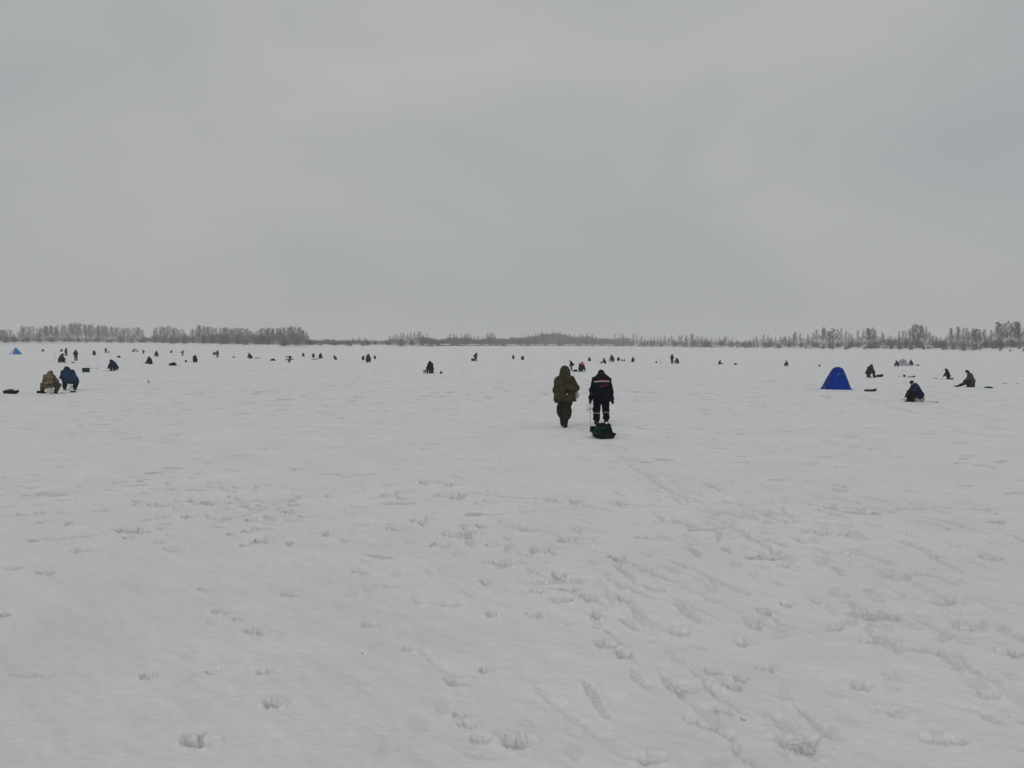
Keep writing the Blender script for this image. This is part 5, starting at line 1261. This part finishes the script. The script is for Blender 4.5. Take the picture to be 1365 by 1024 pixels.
# ---- white boards and the snowy roof among the trees of the right bank
def board_sign(u, w, h, z, label, t=13.0, posts=1):
    p, r = bank_point(u, t); e = empty('river_sign', Vector(p), math.degrees(math.atan2(p[0], p[1])))
    MB().box((0, 0, z + h / 2), (w, .06, h), bev=.01).obj('board', WHITE, e)
    for k in range(posts): MB().tube([((k - (posts - 1) / 2) * w * .6, .06, -.2), ((k - (posts - 1) / 2) * w * .6, .06, z + h)], .07, 6).obj('post', M_BARK, e)
    tag(e, label, 'sign', 'white boards among the trees'); return e
board_sign(1037.5, 1.6, 1.0, 2.9, 'white board on posts among the trees left of the blue tent', posts=2)
board_sign(1094, .8, .8, 1.7, 'small white board on a post behind the blue tent')
board_sign(1157.4, .55, 1.5, 2.6, 'narrow upright white board above the snowy hut roof')
p, r = bank_point(1156, 13.5); hut = empty('hut', Vector(p), math.degrees(math.atan2(p[0], p[1])))
MB().box((0, 1.0, .65), (2.4, 2.0, 1.7), bev=.02).obj('walls', M_EARTH, hut)
MB().box((-.3, -.03, .6), (.7, .06, 1.35), bev=.01).obj('door', M_BARK, hut)
MB().add([(-1.5, -.25, 1.45), (1.5, -.25, 1.45), (1.5, 2.25, 1.45), (-1.5, 2.25, 1.45), (-1.4, 1, 2.15), (1.4, 1, 2.15)], [(0, 1, 5, 4), (2, 3, 4, 5), (1, 2, 5), (3, 0, 4), (3, 2, 1, 0)]).obj('roof', M_BANK, hut)
tag(hut, 'small dark hut with a snow covered roof on the right bank', 'hut')

# ---- litter close to the camera
def leaf(u, v, s, mat, label, name='dry_leaf', cat='leaf'):
    p, d = ground_pt(u, v); e = empty(name, p + Vector((0, 0, .025)), random.uniform(0, 360)); V = []
    for k in range(9):
        a = k / 8 * math.pi; V += [(-.5 * s * math.sin(a) * .7, s * (k / 8 - .5), .06 * s * math.sin(a)), (.5 * s * math.sin(a) * .7, s * (k / 8 - .5), .05 * s * math.sin(a * 2))]
    V2 = [(x, y, z - .002) for x, y, z in V]; n = len(V); F = [(2 * k, 2 * k + 1, 2 * k + 3, 2 * k + 2) for k in range(8)] + [(n + 2 * k, n + 2 * k + 2, n + 2 * k + 3, n + 2 * k + 1) for k in range(8)]
    MB().add(V + V2, F).obj('blade', mat, e); MB().tube([(0, -.5 * s, 0), (0, -.8 * s, .1 * s)], .0015, 5).obj('stalk', mat, e); tag(e, label, cat, 'litter on the near snow'); return e
leaf(993, 955, .046, paint((.50, .20, .09), .8), 'orange brown dry leaf on the near snow')
DK = paint((.03, .024, .02), .9)
for u, v, lb in ((915, 857, 'dark seed husk above the orange leaf'), (1008, 969, 'tiny dark husk right below the orange leaf'), (470, 756, 'dark husk left of centre on the near snow'), (483, 869, 'dark bark crumb low left of centre')):
    leaf(u, v, .014, DK, lb, 'bark_crumb', 'crumb')
# ================================================================== a few falling snowflakes
def flakes():
    rng = np.random.default_rng(3); n = 1500
    P = np.stack([rng.uniform(-16, 16, n), rng.uniform(5, 30, n), np.zeros(n)], -1)
    P[:, 2] = rng.uniform(1.2, 3.4, n); r = rng.uniform(.004, .0075, n)
    O = np.array([(1, 0, 0), (-1, 0, 0), (0, 1, 0), (0, -1, 0), (0, 0, 1), (0, 0, -1)], float)
    V = (P[:, None, :] + O[None] * r[:, None, None]).reshape(-1, 3)
    T = np.array([(0, 2, 4), (2, 1, 4), (1, 3, 4), (3, 0, 4), (2, 0, 5), (1, 2, 5), (3, 1, 5), (0, 3, 5)])
    return np_mesh('snowflakes', V, (np.arange(n)[:, None, None] * 6 + T[None]).reshape(-1, 3), True)
tag(link_mesh('snowflakes', flakes(), paint((.8, .8, .8), .9)), 'sparse tiny snowflakes falling over the ice', 'snow', kind='stuff')

# ================================================================== HAZE (light snowy air)
def build_haze():
    me = bpy.data.meshes.new('haze'); x, y0, y1, z0, z1 = 1500, -60, 1500, -1.5, 34
    V = [(-x, y0, z0), (x, y0, z0), (x, y1, z0), (-x, y1, z0), (-x, y0, z1), (x, y0, z1), (x, y1, z1), (-x, y1, z1)]
    me.from_pydata(V, [], [(0, 3, 2, 1), (4, 5, 6, 7), (0, 1, 5, 4), (1, 2, 6, 5), (2, 3, 7, 6), (3, 0, 4, 7)]); me.update()
    m = bpy.data.materials.new('haze_air'); m.use_nodes = True; nt = m.node_tree; nt.nodes.clear()
    v = nt.nodes.new('ShaderNodeVolumePrincipled'); v.inputs['Color'].default_value = (.93, .94, .95, 1); v.inputs['Density'].default_value = 0.00042
    o = nt.nodes.new('ShaderNodeOutputMaterial'); nt.links.new(v.outputs[0], o.inputs['Volume'])
    tag(link_mesh('haze', me, m), 'thin snowy haze over the river', kind='stuff')
build_haze()
